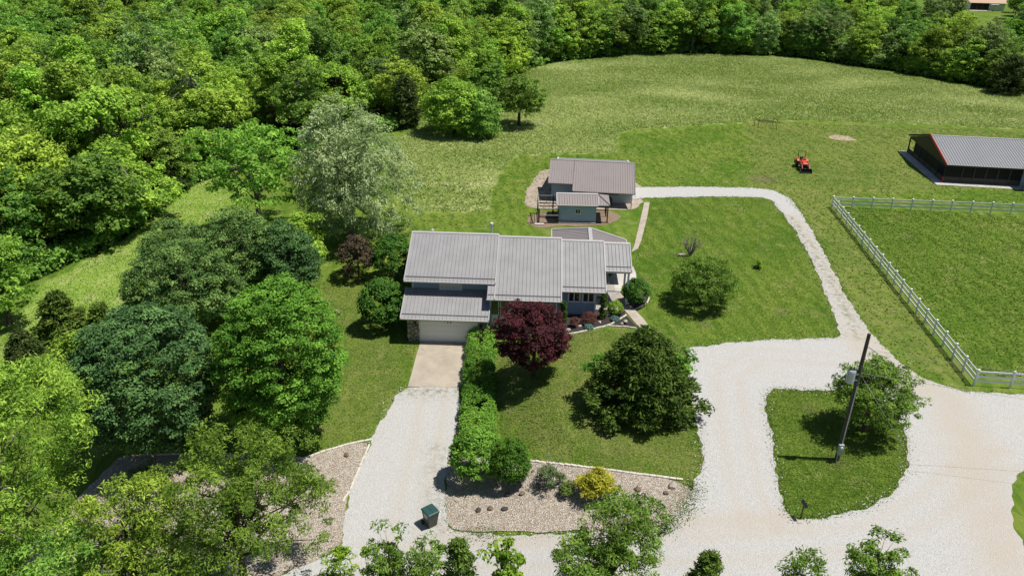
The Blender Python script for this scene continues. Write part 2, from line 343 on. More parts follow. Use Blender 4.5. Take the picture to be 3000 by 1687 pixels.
LF['barberry'] = leafmat('barberry_leaf', (0.040, 0.014, 0.014), (0.150, 0.060, 0.045), 0.25)
LF['olive'] = leafmat('olive_tree_leaf', (0.042, 0.092, 0.010), (0.190, 0.300, 0.045), 0.30, gain=1.45)
LF['lawn'] = leafmat('lawn_blade', (0.078, 0.160, 0.013), (0.260, 0.350, 0.060), 0.3, gain=1.0)
LF['mead'] = leafmat('meadow_blade', (0.130, 0.205, 0.030), (0.480, 0.520, 0.220), 0.3, gain=1.2)
LF['weed'] = leafmat('weed_leaf', (0.035, 0.070, 0.012), (0.120, 0.160, 0.035), 0.3)

# ------------------------------------------------------------------ the ground and the sheets laid on it
def inpoly(x, y, poly):
    x = np.asarray(x, float); y = np.asarray(y, float); r = np.zeros(x.shape, bool); n = len(poly)
    for i in range(n):
        x0, y0 = poly[i]; x1, y1 = poly[(i+1) % n]
        if y0 == y1: continue
        c = ((y0 > y) != (y1 > y)) & (x < (x1-x0)*(y-y0)/(y1-y0)+x0); r ^= c
    return r
def gpoly(pts): return [tuple(G(*p)[:2]) for p in pts]
EDGE = D([(-700, 1010), (-400, 900), (0, 745), (130, 690), (300, 612), (400, 540), (480, 470), (600, 430), (750, 380), (860, 335), (990, 335), (1050, 275), (1240, 200), (1400, 158), (1600, 138), (1760, 136), (2000, 146), (2230, 180), (2400, 210), (2576, 235), (3000, 290), (3600, 360)])
EX = [a for a, b in EDGE]; EY = [b for a, b in EDGE]
MEADOW = gpoly(D([(985, 362), (1060, 305), (1240, 205), (1400, 160), (1600, 138), (1760, 136), (2000, 148), (2230, 182), (2400, 213), (2576, 237), (2800, 262), (2800, 345), (2576, 325), (2300, 312), (2100, 305), (1950, 303), (1770, 315), (1590, 326), (1555, 338), (1548, 385), (1300, 390), (1262, 430), (1238, 475), (1222, 534), (1050, 532), (1000, 480), (985, 420)]))
FIELD = gpoly(D([(-100, 960), (0, 860), (100, 720), (300, 612), (480, 470), (560, 440), (640, 470), (520, 560), (420, 610), (345, 690), (330, 800), (250, 860), (100, 930)]))
def axis(lo, a, b, hi, s):
    c = list(np.arange(a, b+1e-6, s)); g = s; p = b
    while p < hi: g *= 1.16; p += g; c.append(p)
    g = s; p = a; l = []
    while p > lo: g *= 1.16; p -= g; l.append(p)
    return np.array(l[::-1]+c)
gx = axis(-700, -48, 75, 700, 0.6); gy = axis(-150, 27, 140, 1400, 0.6)
XX, YY = np.meshgrid(gx, gy); nx, ny = len(gx), len(gy)
co = np.stack([XX.ravel(), YY.ravel(), land(XX, YY).ravel()], 1)
jj, ii = np.meshgrid(np.arange(ny-1), np.arange(nx-1), indexing='ij'); a0 = (jj*nx+ii).ravel()
quads = np.stack([a0, a0+1, a0+nx+1, a0+nx], 1)
def pj_np(c):
    d = c-CAM; z = np.maximum(d@FW, 1e-3); return 1500+F_PX*(d@RT)/z, 843.5-F_PX*(d@UP)/z
pxx, pyy = pj_np(co)
jit = 0.35*np.sin(co[:, 0]*1.9+co[:, 1]*0.7)+0.25*np.sin(co[:, 0]*4.1-co[:, 1]*2.3)
meadm = inpoly(co[:, 0], co[:, 1]+jit, MEADOW).astype(float); fieldm = inpoly(co[:, 0], co[:, 1]+jit, FIELD).astype(float)
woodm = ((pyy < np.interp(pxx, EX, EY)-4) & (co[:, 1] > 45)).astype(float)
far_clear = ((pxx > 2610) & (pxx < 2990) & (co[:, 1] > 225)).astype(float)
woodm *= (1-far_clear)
soilm = np.zeros(len(co))
for (sx, sy, rr) in [G(2232, 525).tolist()[:2]+[1.6], G(2290, 915).tolist()[:2]+[0.5], G(1900+470, 1197).tolist()[:2]+[0.6], G(2065, 950).tolist()[:2]+[0.5], G(2455, 1352).tolist()[:2]+[0.7], G(2660, 690).tolist()[:2]+[0.5]]:
    soilm = np.maximum(soilm, np.exp(-((co[:, 0]-sx)**2+(co[:, 1]-sy)**2)/rr**2)*0.8)
DRYP = [gpoly(D([(1245, 900), (1425, 842), (1560, 825), (1650, 845), (1715, 880), (1738, 1000), (1768, 1180), (1738, 1212), (1500, 1178), (1335, 1158), (1250, 1080)])), gpoly(D([(790, 720), (900, 660), (1000, 850), (1050, 865), (1020, 970), (955, 1055), (930, 1104), (840, 1128), (770, 1152), (700, 1100), (880, 900)])), gpoly(D([(1870, 300), (2576, 330), (2576, 470), (2100, 490), (2300, 760), (2440, 970), (2300, 940), (2130, 745), (2030, 555), (1900, 470)]))]
drym = np.zeros(len(co))
for q_, w_ in zip(DRYP, (1.0, 0.6, 0.6)): drym = np.maximum(drym, w_*inpoly(co[:, 0]+jit*2, co[:, 1]+jit*2, q_))
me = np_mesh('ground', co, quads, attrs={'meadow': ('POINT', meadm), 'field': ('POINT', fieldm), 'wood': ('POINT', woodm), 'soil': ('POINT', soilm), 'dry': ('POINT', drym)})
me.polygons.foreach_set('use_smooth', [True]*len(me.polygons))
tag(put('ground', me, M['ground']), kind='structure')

def wobble(poly, step=0.5, amp=0.12, seed=0):
    out = []; n = len(poly)
    for i in range(n):
        a = np.array(poly[i]); b = np.array(poly[(i+1) % n]); L_ = np.linalg.norm(b-a); k = max(1, int(L_/step))
        for j in range(k): out.append(a+(b-a)*j/k)
    out = np.array(out)
    for _ in range(2 if amp > 0.025 else 0): out = 0.25*np.roll(out, 1, 0)+0.5*out+0.25*np.roll(out, -1, 0)
    t = np.roll(out, -1, 0)-np.roll(out, 1, 0); nn = np.stack([-t[:, 1], t[:, 0]], 1); nn /= np.linalg.norm(nn, axis=1)[:, None]+1e-9
    x, y = out.T
    w = np.sin(x*1.7+seed)*np.sin(y*1.3+seed*2)+0.6*np.sin(x*4.3+y*3.1+seed)+0.5*np.sin(x*9.1-y*7.7+seed*3)
    return out+nn*(w*amp)[:, None]
def sheet(name, poly, mat, dz, holes=(), grid=0.6, amp=0.12, step=0.5, attrs=None, flatz=None, kind='structure', parent=None, seed=1):
    """a sheet of material lying on the ground inside an outline (world x, y)"""
    b = wobble(poly, step, amp, seed); hs = [wobble(h, step, amp, seed+3) for h in holes]
    pts = [Vector(p) for p in b]; edges = [(i, (i+1) % len(b)) for i in range(len(b))]; faces = []
    for h in hs:
        n = len(pts); pts += [Vector(p) for p in h]; edges += [(n+i, n+(i+1) % len(h)) for i in range(len(h))]
    x0, y0 = b.min(0); x1, y1 = b.max(0)
    X, Y = np.meshgrid(np.arange(x0, x1, grid), np.arange(y0, y1, grid)); X = X.ravel(); Y = Y.ravel()
    ok = inpoly(X, Y, [tuple(p) for p in b])
    for h in hs: ok &= ~inpoly(X, Y, [tuple(p) for p in h])
    X, Y = X[ok], Y[ok]
    if len(X) < 60000: pts += [Vector((a, c)) for a, c in zip(X, Y)]
    vo, eo, fo, *_ = delaunay_2d_cdt(pts, edges, [], 0, 1e-5)
    vv = np.array([(v.x, v.y) for v in vo]); fo = [f for f in fo if len(f) == 3]
    cc = np.array([vv[list(f)].mean(0) for f in fo])
    keep = inpoly(cc[:, 0], cc[:, 1], [tuple(p) for p in b])
    for h in hs: keep &= ~inpoly(cc[:, 0], cc[:, 1], [tuple(p) for p in h])
    fo = np.array([f for f, k in zip(fo, keep) if k])
    z = (land(vv[:, 0], vv[:, 1]) if flatz is None else np.full(len(vv), flatz))+dz
    v3 = np.stack([vv[:, 0], vv[:, 1], z], 1)
    at = {k: ('POINT', f(v3)) for k, f in (attrs or {}).items()}
    me = np_mesh(name, v3, tris=fo, attrs=at); me.polygons.foreach_set('use_smooth', [True]*len(me.polygons))
    o = put(name, me, mat, parent)
    if parent is None: tag(o, kind=kind)
    return o
GRAVEL = gpoly(D([(1027, 972), (1000, 990), (960, 1060), (935, 1107), (925, 1130), (880, 1240), (868, 1290), (862, 1380), (700, 1449), (300, 1560), (300, 1650), (1300, 1700), (2800, 1640), (2900, 1300), (2850, 1010), (2576, 993), (2420, 985), (2340, 960), (2280, 928), (2240, 890), (2190, 838), (2130, 750), (2075, 640), (2030, 560), (1992, 502), (1950, 480), (1900, 473), (1750, 470), (1590, 472), (1590, 502), (1640, 498), (1800, 495), (1915, 497), (1945, 508), (2000, 580), (2045, 660), (2085, 760), (2119, 850), (1900, 857), (1722, 876), (1728, 900), (1740, 1000), (1755, 1080), (1768, 1130), (1765, 1180), (1742, 1230), (1702, 1300), (1650, 1330), (1400, 1345), (1250, 1347), (1130, 1335), (1118, 1250), (1130, 1140), (1150, 1090), (1155, 1020), (1160, 972)]))
ISLAND = gpoly(D([(1930, 988), (1950, 978), (2120, 985), (2200, 1000), (2268, 1060), (2283, 1120), (2280, 1175), (2240, 1242), (2180, 1280), (2080, 1303), (1990, 1306), (1974, 1290), (1955, 1200), (1940, 1090), (1925, 1020)]))
CORNER = gpoly(D([(2546, 1240), (2562, 1190), (2640, 1150), (2700, 1250), (2700, 1420), (2590, 1400), (2552, 1330)]))
WORN = [G(*p)[:2] for p in D([(2180, 870), (2290, 960), (2390, 1010), (2440, 1120), (2470, 1230), (2500, 1330), (2540, 1440)])]
WORN2 = [G(*p)[:2] for p in D([(1130, 1342), (1450, 1345), (1700, 1312), (1800, 1312), (2000, 1305)])]
def near_line(v, line, w):
    d = np.full(len(v), 1e9)
    for a, b in zip(line[:-1], line[1:]):
        ab = b-a; t = np.clip(((v[:, :2]-a)@ab)/(ab@ab), 0, 1); d = np.minimum(d, np.linalg.norm(v[:, :2]-(a+t[:, None]*ab), axis=1))
    return np.exp(-(d/w)**2)
LANE = [G(*p)[:2] for p in D([(2160, 850), (2100, 730), (2040, 620), (1990, 545)])]
DRV = [G(*p)[:2] for p in D([(1020, 985), (1090, 985), (1150, 985)])]
DRV2 = [G(*p)[:2] for p in D([(1100, 1130), (1100, 1250), (1105, 1320)])]
TRACKS = []
for ln_ in ([(2576, 1150), (2440, 1180), (2330, 1280), (2200, 1345), (2000, 1370), (1700, 1385), (1400, 1395), (1100, 1400), (900, 1400)], [(2330, 985), (2100, 905), (1900, 890), (1830, 950), (1850, 1100), (1880, 1250), (1930, 1340)], [(2400, 1020), (2250, 940), (2160, 850), (2060, 670), (1985, 540)], [(1095, 980), (1075, 1100), (1040, 1250), (1010, 1380)]):
    c_ = np.array([G(*p)[:2] for p in D(ln_)]); t_ = np.gradient(c_, axis=0); n_ = np.stack([-t_[:, 1], t_[:, 0]], 1); n_ /= np.linalg.norm(n_, axis=1)[:, None]
    TRACKS += [c_+n_*0.8, c_-n_*0.8]
sheet('gravel_road', GRAVEL, M['gravel'], 0.03, [ISLAND, CORNER], grid=0.42, amp=0.10, step=0.35,
      attrs={'worn': lambda v: np.clip(1.1*near_line(v, WORN, 1.7)+sum(0.6*near_line(v, t_, 0.34) for t_ in TRACKS)+0.8*near_line(v, WORN2, 0.8)+0.5*near_line(v, LANE, 0.7), 0, 1),
             'green': lambda v: np.clip(0.9*near_line(v, LANE, 0.45)+0.8*near_line(v, DRV, 0.9)+0.5*near_line(v, DRV2, 0.8), 0, 1)})
sheet('concrete_apron', gpoly(D([(1058, 858), (1194, 862), (1160, 975), (1026, 973)])), M['concrete'], 0.045, grid=0.8, amp=0.01, step=1.0)
ROCKBED = gpoly(D([(1153, 1050), (1168, 1050), (1172, 1140), (1335, 1160), (1500, 1180), (1640, 1198), (1745, 1222), (1705, 1300), (1640, 1331), (1400, 1338), (1132, 1336), (1118, 1250), (1130, 1140)]))
sheet('rock_bed_by_the_hedge', ROCKBED, M['river'], 0.045, amp=0.07, seed=5)
ROCKBED2 = gpoly(D([(934, 1108), (840, 1130), (760, 1155), (600, 1147), (480, 1143), (300, 1146), (230, 1220), (60, 1400), (-40, 1560), (300, 1640), (700, 1449), (860, 1380), (866, 1290), (880, 1235)]))
sheet('rock_bed_under_the_oaks', ROCKBED2, M['river'], 0.05, amp=0.06, seed=7)
Z1 = lambda pts: [(1100+a*.33125, 640+b*.33125) for a, b in pts]
MULCH = gpoly(Z1([(1000, 900), (1250, 800), (1640, 800), (1950, 790), (2060, 700), (2160, 660), (2220, 850), (2070, 950), (1880, 990), (1690, 1030), (1500, 1060), (1250, 1000), (1050, 960)]))
sheet('mulch_bed', MULCH, M['mulch'], 0.035, amp=0.03, seed=2)
sheet('triangular_mulch_bed', gpoly(Z1([(2222, 862), (2325, 970), (2060, 955), (2120, 920)])), M['mulch'], 0.036, amp=0.02, seed=3)
sheet('mulch_bed_under_the_round_shrub', gpoly(Z1([(2130, 690), (2200, 650), (2330, 640), (2420, 690), (2400, 750), (2285, 815), (2190, 755)])), M['mulch'], 0.037, amp=0.02, seed=4)
SHED_DIRT = gpoly([(1540+a/8.587, 560+b/8.587) for a, b in [(5, 720), (130, 620), (330, 540), (900, 500), (1700, 470), (2300, 540), (2430, 620), (2300, 760), (2000, 860), (1400, 890), (900, 880), (500, 930), (250, 920), (60, 840)]])
sheet('bare_dirt_round_the_shed', SHED_DIRT, M['dirt'], 0.03, amp=0.10, seed=6)
Z2 = lambda pts: [(1500+a/5.1756, 420+b/5.1756) for a, b in pts]
sheet('rubble_round_the_workshop', gpoly(Z2([(190, 850), (230, 700), (340, 540), (420, 440), (560, 390), (1000, 420), (1800, 520), (1870, 590), (2000, 680), (1800, 700), (1990, 870), (1900, 990), (1700, 1015), (1000, 1000), (330, 990), (200, 930)])), M['chalk'], 0.025, amp=0.12, seed=8)
sheet('sand_patch', gpoly([(2422, 402), (2440, 395), (2490, 400), (2500, 408), (2517, 413), (2480, 414), (2440, 410)]), M['sand'], 0.03, amp=0.10, seed=9)
def slabs(name, label, rows, mat, dz, th=0.08):
    """a walk of cast slabs with open joints"""
    t = tag(bpy.data.objects.new(name, None), kind='structure'); link(t)
    for (a, b), (c, d) in zip(rows[:-1], rows[1:]):
        q = [G(*a), G(*b), G(*d), G(*c)]; m = sum(q)/4
        q = [m+(p-m)*np.array([0.985, 0.985, 1]) for p in q]
        mb = MB(); lo = [(p[0], p[1], p[2]-th) for p in q]; hi = [(p[0], p[1], p[2]+dz) for p in q]
        mb.v = lo+hi; mb.f = [(3, 2, 1, 0), (4, 5, 6, 7), (0, 1, 5, 4), (1, 2, 6, 5), (2, 3, 7, 6), (3, 0, 4, 7)]
        mb.obj('slab', mat, t)
    return t
def lerp_rows(L_, R2, n):
    def along(l, s):
        k = s*(len(l)-1); i = min(int(k), len(l)-2); f = k-i; return (l[i][0]+(l[i+1][0]-l[i][0])*f, l[i][1]+(l[i+1][1]-l[i][1])*f)
    return [(along(L_, i/n), along(R2, i/n)) for i in range(n+1)]
slabs('front_walk', None, lerp_rows(Z1([(2085, 690), (2190, 800), (2290, 920), (2400, 1035)]), Z1([(2165, 660), (2260, 775), (2370, 890), (2480, 1035)]), 6), M['slab'], 0.06)
slabs('back_walk', None, lerp_rows(Z2([(2005, 897), (1955, 1120), (1880, 1440), (1850, 1560)])+Z1([(2262, 300)]), Z2([(2088, 900), (2050, 1120), (1985, 1380), (1960, 1480)])+Z1([(2320, 270)]), 12), M['slab'], 0.06)
PATIO = gpoly(Z1([(2040, 560), (2120, 470), (2280, 430), (2305, 490), (2310, 560), (2180, 600), (2165, 660), (2050, 690)]))
sheet('side_patio', PATIO, M['white_slab'], 0.07, amp=0.01, step=1.0, seed=11)
def edging(name, label, px, w=0.16, h=0.12, L0=0.42, loc_off=0):
    pts = [G(*p) for p in px]; segs = []
    for a, b in zip(pts[:-1], pts[1:]):
        n = max(1, int(round(np.linalg.norm(b-a)/L0)))
        for i in range(n): segs.append((a+(b-a)*i/n, a+(b-a)*(i+1)/n))
    t = thing(name, label, 'edging', tuple(pts[0])); rng = random.Random(len(segs))
    mb = MB().box(-0.5, 0.5, -w/2, w/2, -0.08, h).mesh('edging_block', bevel=0.02); mb.materials.append(M['edging'])
    for a, b in segs:
        m = (a+b)/2-pts[0]; d = b-a; ln = np.linalg.norm(d[:2])
        o = put('block', mb, None, t, loc=(m[0], m[1], m[2]+rng.uniform(-0.015, 0.015)), rot=(0, 0, math.atan2(d[1], d[0])+rng.uniform(-0.03, 0.03)))
        o.scale = (ln*0.965, rng.uniform(0.9, 1.1), 1)
edging('bed_edging', 'pale stone edging between the front lawn and the river rock bed by the golden juniper', D([(1332, 1161), (1420, 1170), (1500, 1180), (1600, 1193), (1718, 1208)]))
edging('bed_edging', 'pale stone edging along the lawn above the rock bed under the oaks', D([(935, 1107), (880, 1118), (820, 1135), (762, 1155), (680, 1150), (560, 1145), (480, 1143), (360, 1145)]))
edging('bed_edging', 'pale edging strip along the left side of the gravel driveway', D([(930, 1118), (905, 1175), (880, 1235), (862, 1262)]), w=0.12, h=0.08, L0=1.2)
edging('bed_edging', 'curved pale concrete edging of the dark mulch bed in front of the house', Z1([(1690, 1030), (1800, 1010), (1900, 988), (2000, 965), (2080, 940), (2150, 900), (2220, 858)]), w=0.14, L0=0.5)
edging('bed_edging', 'short pale edging along the lower side of the triangular mulch bed', Z1([(2062, 952), (2180, 958), (2310, 972)]), w=0.12, h=0.10, L0=0.5)
edging('bed_edging', 'pale edging curving round the mulch under the big round shrub', Z1([(2285, 812), (2350, 780), (2405, 745), (2422, 700), (2400, 665)]), w=0.12, h=0.10, L0=0.4)

# ------------------------------------------------------------------ building helpers
def lap_wall(name, p0, p1, z0, z1, mat, parent, board=0.17):
    """a wall of lapped siding from p0 to p1 (plan), outside on the right-hand side of p0 -> p1"""
    a = np.array(p0, float); b = np.array(p1, float); d = (b-a)/np.linalg.norm(b-a); n = np.array([d[1], -d[0]])
    mb = MB(); z = z0; k = 0
    rows = []
    while z < z1-1e-4:
        t = min(z+board, z1); rows += [(z, 0.022), (t, 0.004)]; z = t
    for zz, off in rows:
        for q in (a, b): e = q+n*off; mb.v.append((e[0], e[1], zz))
    for i in range(len(rows)-1): mb.f.append((2*i, 2*i+1, 2*i+3, 2*i+2))
    k = len(mb.v)
    for q in (a, b):
        for zz in (z0, z1): e = q-n*0.12; mb.v.append((e[0], e[1], zz))
    mb.f += [(k, k+1, k+3, k+2), (2*len(rows)-2, 2*len(rows)-1, k+3, k+1)]
    return mb.obj(name, mat, parent, fix=False)
def window(parent, u0, u1, z0, z1, w, nx=2, ny=1, frame=0.09, glass='glass', mat='trim', sash=0.05, axis='u', out=-1):
    """a framed window; local wall plane at depth w, outside towards out"""
    fr = MB(); f = frame; o0, o1 = sorted((w, w+out*0.07))
    def bx(a0, a1, c0, c1, q0, q1):
        if axis == 'u': return (a0, a1, q0, q1, c0, c1)
        return (q0, q1, a0, a1, c0, c1)
    win = MB()
    win.box(*bx(u0, u1, z0, z0+f, o0, o1)); win.box(*bx(u0, u1, z1-f, z1, o0, o1)); win.box(*bx(u0, u0+f, z0+f, z1-f, o0, o1)); win.box(*bx(u1-f, u1, z0+f, z1-f, o0, o1))
    W_ = win.obj('window', M[mat], parent)
    iu0, iu1, iz0, iz1 = u0+f, u1-f, z0+f, z1-f
    g0, g1 = sorted((w+out*0.012, w+out*0.03))
    for i in range(nx):
        for j in range(ny):
            a0 = iu0+(iu1-iu0)*i/nx; a1 = iu0+(iu1-iu0)*(i+1)/nx; c0 = iz0+(iz1-iz0)*j/ny; c1 = iz0+(iz1-iz0)*(j+1)/ny
            gm = glass if isinstance(glass, str) else glass[(i+j*nx) % len(glass)]
            MB().box(*bx(a0+sash*0.4, a1-sash*0.4, c0+sash*0.4, c1-sash*0.4, g0, g1)).obj('pane', M[gm], W_)
    q0, q1 = sorted((w+out*0.008, w+out*0.05))
    for i in range(1, nx):
        a = iu0+(iu1-iu0)*i/nx; MB().box(*bx(a-sash/2, a+sash/2, iz0, iz1, q0, q1)).obj('mullion', M[mat], W_)
    for j in range(1, ny):
        c = iz0+(iz1-iz0)*j/ny; MB().box(*bx(iu0, iu1, c-sash/2, c+sash/2, q0, q1-0.004)).obj('sash_rail', M[mat], W_)
    return W_
def panel_mesh(name, length, width, rib=0.06, mat=None):
    """one standing-seam roof panel: x across, y up the slope, its seam on the left edge"""
    prof = [(0, 0), (0, rib), (0.028, rib), (0.032, 0.014), (width-0.001, 0.010), (width-0.001, 0)]
    mb = MB(); n = len(prof)
    for y in (0, length):
        for x, z in prof: mb.v.append((x, y, z))
    mb.f.append(tuple(range(n))[::-1]); mb.f.append(tuple(range(n, 2*n)))
    for i in range(n): j = (i+1) % n; mb.f.append((i, j, n+j, n+i))
    me = mb.mesh(name)
    if mat: me.materials.append(mat)
    return me
def slope_matrix(o, along, up):
    """local frame of a roof plane: x along the eave, y up the slope, z out"""
    x = Vector(along).normalized(); y = Vector(up).normalized(); z = x.cross(y).normalized(); y = z.cross(x)
    return Matrix(((x.x, y.x, z.x, o[0]), (x.y, y.y, z.y, o[1]), (x.z, y.z, z.z, o[2]), (0, 0, 0, 1)))
def seam_roof(parent, e0, e1, r0, r1, mat, pitch_w=0.31, guard=True, rake=True, cap=True, trim='roof_trim', name='roof', und=None, gdist=0.42):
    """a roof plane between eave e0-e1 and ridge r0-r1 (a parallelogram), clad in single panels"""
    e0, e1, r0, r1 = (Vector(q) for q in (e0, e1, r0, r1))
    W_ = (e1-e0).length; Ls = (r0-e0).length
    mt = slope_matrix(e0, e1-e0, r0-e0); inv = mt.inverted()
    deck = MB().box(0, W_, 0, Ls, -0.09, -0.004)
    dk = deck.obj(name, M[und or trim], parent); dk.matrix_basis = mt
    n = max(1, round(W_/pitch_w)); pw = W_/n; pm = panel_mesh('panel', Ls, pw, mat=mat)
    for i in range(n): put('panel', pm, None, dk, loc=(i*pw, 0, 0))
    if rake:
        MB().box(-0.05, 0.03, -0.02, Ls, -0.11, 0.085).obj('rake_trim', M[trim], dk)
        MB().box(W_-0.03, W_+0.05, -0.02, Ls, -0.11, 0.085).obj('rake_trim', M[trim], dk)
    if cap: MB().prism([(Ls-0.16, 0.06), (Ls+0.01, 0.085), (Ls+0.01, 0.0), (Ls-0.16, 0.02)], 0, -0.05, W_+0.05).obj('ridge_cap', M[trim], dk)
    MB().box(-0.04, W_+0.04, -0.09, -0.005, -0.11, 0.012).obj('gutter', M[trim], dk)
    if guard:
        MB().box(0.05, W_-0.05, gdist-0.016, gdist+0.016, 0.05, 0.09).obj('snow_rail', M['gutter'], dk)
    return dk
def back_slope(parent, e0, e1, r0, r1, mat, th=0.12):
    mb = MB(); a = [Vector(q) for q in (e0, e1, r1, r0)]; dn = Vector((0, 0, -th))
    mb.v = [tuple(q) for q in a]+[tuple(q+dn) for q in a]
    mb.f = [(0, 1, 2, 3), (7, 6, 5, 4), (0, 4, 5, 1), (1, 5, 6, 2), (2, 6, 7, 3), (3, 7, 4, 0)]
    return mb.obj('back_roof', mat, parent)
def voronoi_cells(rng, w, h, n):
    pts = [(rng.uniform(0, w), rng.uniform(0, h)) for _ in range(n)]
    for it in range(3):
        cells = []
        for i, (x, y) in enumerate(pts):
            poly = [(0, 0), (w, 0), (w, h), (0, h)]
            for j, (a, b) in enumerate(pts):
                if i == j: continue
                mx, my = (x+a)/2, (y+b)/2; dx, dy = a-x, b-y; out = []
                for k in range(len(poly)):
                    p, q = poly[k], poly[(k+1) % len(poly)]
                    sp_ = (p[0]-mx)*dx+(p[1]-my)*dy; sq = (q[0]-mx)*dx+(q[1]-my)*dy
                    if sp_ <= 0: out.append(p)
                    if sp_*sq < 0: t = sp_/(sp_-sq); out.append((p[0]+(q[0]-p[0])*t, p[1]+(q[1]-p[1])*t))
                poly = out
                if len(poly) < 3: break
            cells.append(poly)
        if it < 2: pts = [((sum(p[0] for p in c)/len(c))*0.6+a*0.4, (sum(p[1] for p in c)/len(c))*0.6+b*0.4) if len(c) >= 3 else (a, b) for c, (a, b) in zip(cells, pts)]
    return cells
def stone_wall(parent, u0, u1, z0, z1, w, n, seed=1, depth=0.3):
    """fieldstone veneer facing -w: mortar backing and single stones"""
    rng = random.Random(seed); bk = MB().box(u0, u1, w, w+depth, z0, z1).obj('stone_wall', M['mortar'], parent)
    for c in voronoi_cells(rng, u1-u0, z1-z0, n):
        if len(c) < 3: continue
        cx = sum(p[0] for p in c)/len(c); cy = sum(p[1] for p in c)/len(c)
        o = []; k = len(c)
        for i in range(k):      # cut the corners so that the stones look worn
            p, q = c[i], c[(i+1) % k]
            o += [(p[0]*0.8+q[0]*0.2, p[1]*0.8+q[1]*0.2), (p[0]*0.2+q[0]*0.8, p[1]*0.2+q[1]*0.8)]
        s = 1-0.022/max(0.06, min(math.hypot(p[0]-cx, p[1]-cy) for p in o))
        pr = rng.uniform(0.02, 0.06); mb = MB(); m = len(o)
        a = [(u0+cx+(p[0]-cx)*s, w-0.002, z0+cy+(p[1]-cy)*s) for p in o]
        b = [(u0+cx+(p[0]-cx)*s*0.9, w-pr, z0+cy+(p[1]-cy)*s*0.9) for p in o]
        mb.v = a+b; mb.f = [tuple(range(m, 2*m))]+[(i, (i+1) % m, m+(i+1) % m, m+i) for i in range(m)]
        mb.obj('stone', M[rng.choice(['stoneA', 'stoneA', 'stoneB', 'stoneC'])], bk)
    return bk
def gable_fill(parent, name, u, pts, mat, th=0.1):
    """a gable wall standing across the local u axis"""
    return MB().prism(pts, 0, u, u+th).obj(name, mat, parent)

# ------------------------------------------------------------------ the house
HA = R_(-1.6)
house = thing('house', 'long grey metal roofed blue split-level house with white garage door and fieldstone piers', 'house', (-8.4, 55.1, 0), HA)
rA, zA = 7.15, 6.70
def plane_z(w, drop): return zA-drop-0.42*(rA-w)
# walls
MB().box(0.12, 15.1, 2.75, 11.7, -0.4, 3.3).obj('foundation', M['blue'], house)
MB().box(0.05, 6.5, 0.05, 2.8, -0.4, 2.25).obj('garage_box', M['blue'], house)
lap_wall('front_wall', (0.1, 2.75), (6.75, 2.75), 3.2, 4.80, M['blue'], house)
MB().box(0.1, 6.75, 2.77, 11.8, 3.0, 4.6).obj('upper_storey', M['blue'], house)
gable_fill(house, 'gable', 0.12, [(2.6, 4.55), (11.7, 4.55), (rA, 6.5)], M['blue'])
MB().box(0.07, 0.2, 2.70, 2.8, 3.2, 4.6).obj('corner_board', M['trim'], house)
window(house, 2.35, 4.20, 3.50, 4.42, 2.73, nx=2, ny=2, glass=['curtain', 'curtain', 'curtain', 'curtain'], frame=0.11)
MB().box(2.28, 4.28, 2.60, 2.70, 3.42, 3.50).obj('window_sill', M['trim'], house)
# garage front
stone_wall(house, 0.0, 1.04, -0.15, 2.28, 0.0, 30, 3)
stone_wall(house, 5.66, 6.55, -0.15, 2.28, 0.0, 26, 4)
MB().box(1.04, 5.66, 0.05, 0.15, 2.1, 2.3).obj('door_head', M['trim'], house)
gd = MB().box(0.98, 1.08, -0.03, 0.12, 0.0, 2.2).box(5.62, 5.72, -0.03, 0.12, 0.0, 2.2).box(1.0, 5.7, -0.04, 0.10, 1.80, 2.2).obj('garage_door_frame', M['trim'], house)
for k in range(4):
    s_ = MB().box(1.085, 5.615, 0.03, 0.09, 0.02+k*0.505, 0.02+k*0.505+0.495)
    p_ = s_.obj('garage_door_section', M['door'], house)
    for c in range(8):
        a = 1.085+0.08+c*0.561; MB().box(a, a+0.45, 0.024, 0.03, 0.10+k*0.505, 0.42+k*0.505).obj('raised_panel', M['door'], p_)
for nm, x in (('wall_lantern', 0.72), ('wall_lantern', 5.98)):
    l_ = MB().box(x-0.05, x+0.05, -0.10, 0.0, 1.72, 1.80).tube([(x, -0.14, 1.52), (x, -0.14, 1.80), (x, -0.14, 1.88)], [0.06, 0.09, 0.02], 8).obj(nm, M['black'], house)
for k, ch in enumerate('188'):
    tc = bpy.data.curves.new('digit', 'FONT'); tc.body = ch; tc.size = 0.22; tc.extrude = 0.012; tc.align_x = 'CENTER'
    to = bpy.data.objects.new('digit', tc); me_ = bpy.data.meshes.new_from_object(to); me_.name = 'digit'; me_.materials.clear(); me_.materials.append(M['black'])
    put('digit', me_, None, house, loc=(3.05+k*0.25, -0.056, 1.815), rot=(R_(90), 0, 0)); bpy.data.objects.remove(to)
# lower garage roof and upper roofs
seam_roof(house, (-0.42, -0.47, 2.36), (6.6, -0.47, 2.36), (-0.42, 2.73, 3.50), (6.6, 2.73, 3.50), M['roof'], cap=False)
seam_roof(house, (-0.42, 1.95, plane_z(1.95, 0)), (6.98, 1.95, plane_z(1.95, 0)), (-0.42, rA, zA), (6.98, rA, zA), M['roof'])
seam_roof(house, (6.40, 0.60, plane_z(.6, .17)), (7.0, 0.60, plane_z(.6, .17)), (6.40, 2.3, plane_z(2.3, .17)), (7.0, 2.3, plane_z(2.3, .17)), M['roof'], cap=False, rake=False)
seam_roof(house, (7.0, 0.60, plane_z(.6, .17)), (12.34, 0.60, plane_z(.6, .17)), (7.0, rA, zA-.17), (12.34, rA, zA-.17), M['roof'])
seam_roof(house, (12.40, 1.80, plane_z(1.8, .33)), (15.95, 1.80, plane_z(1.8, .33)), (12.40, rA, zA-.33), (15.95, rA, zA-.33), M['roof'])
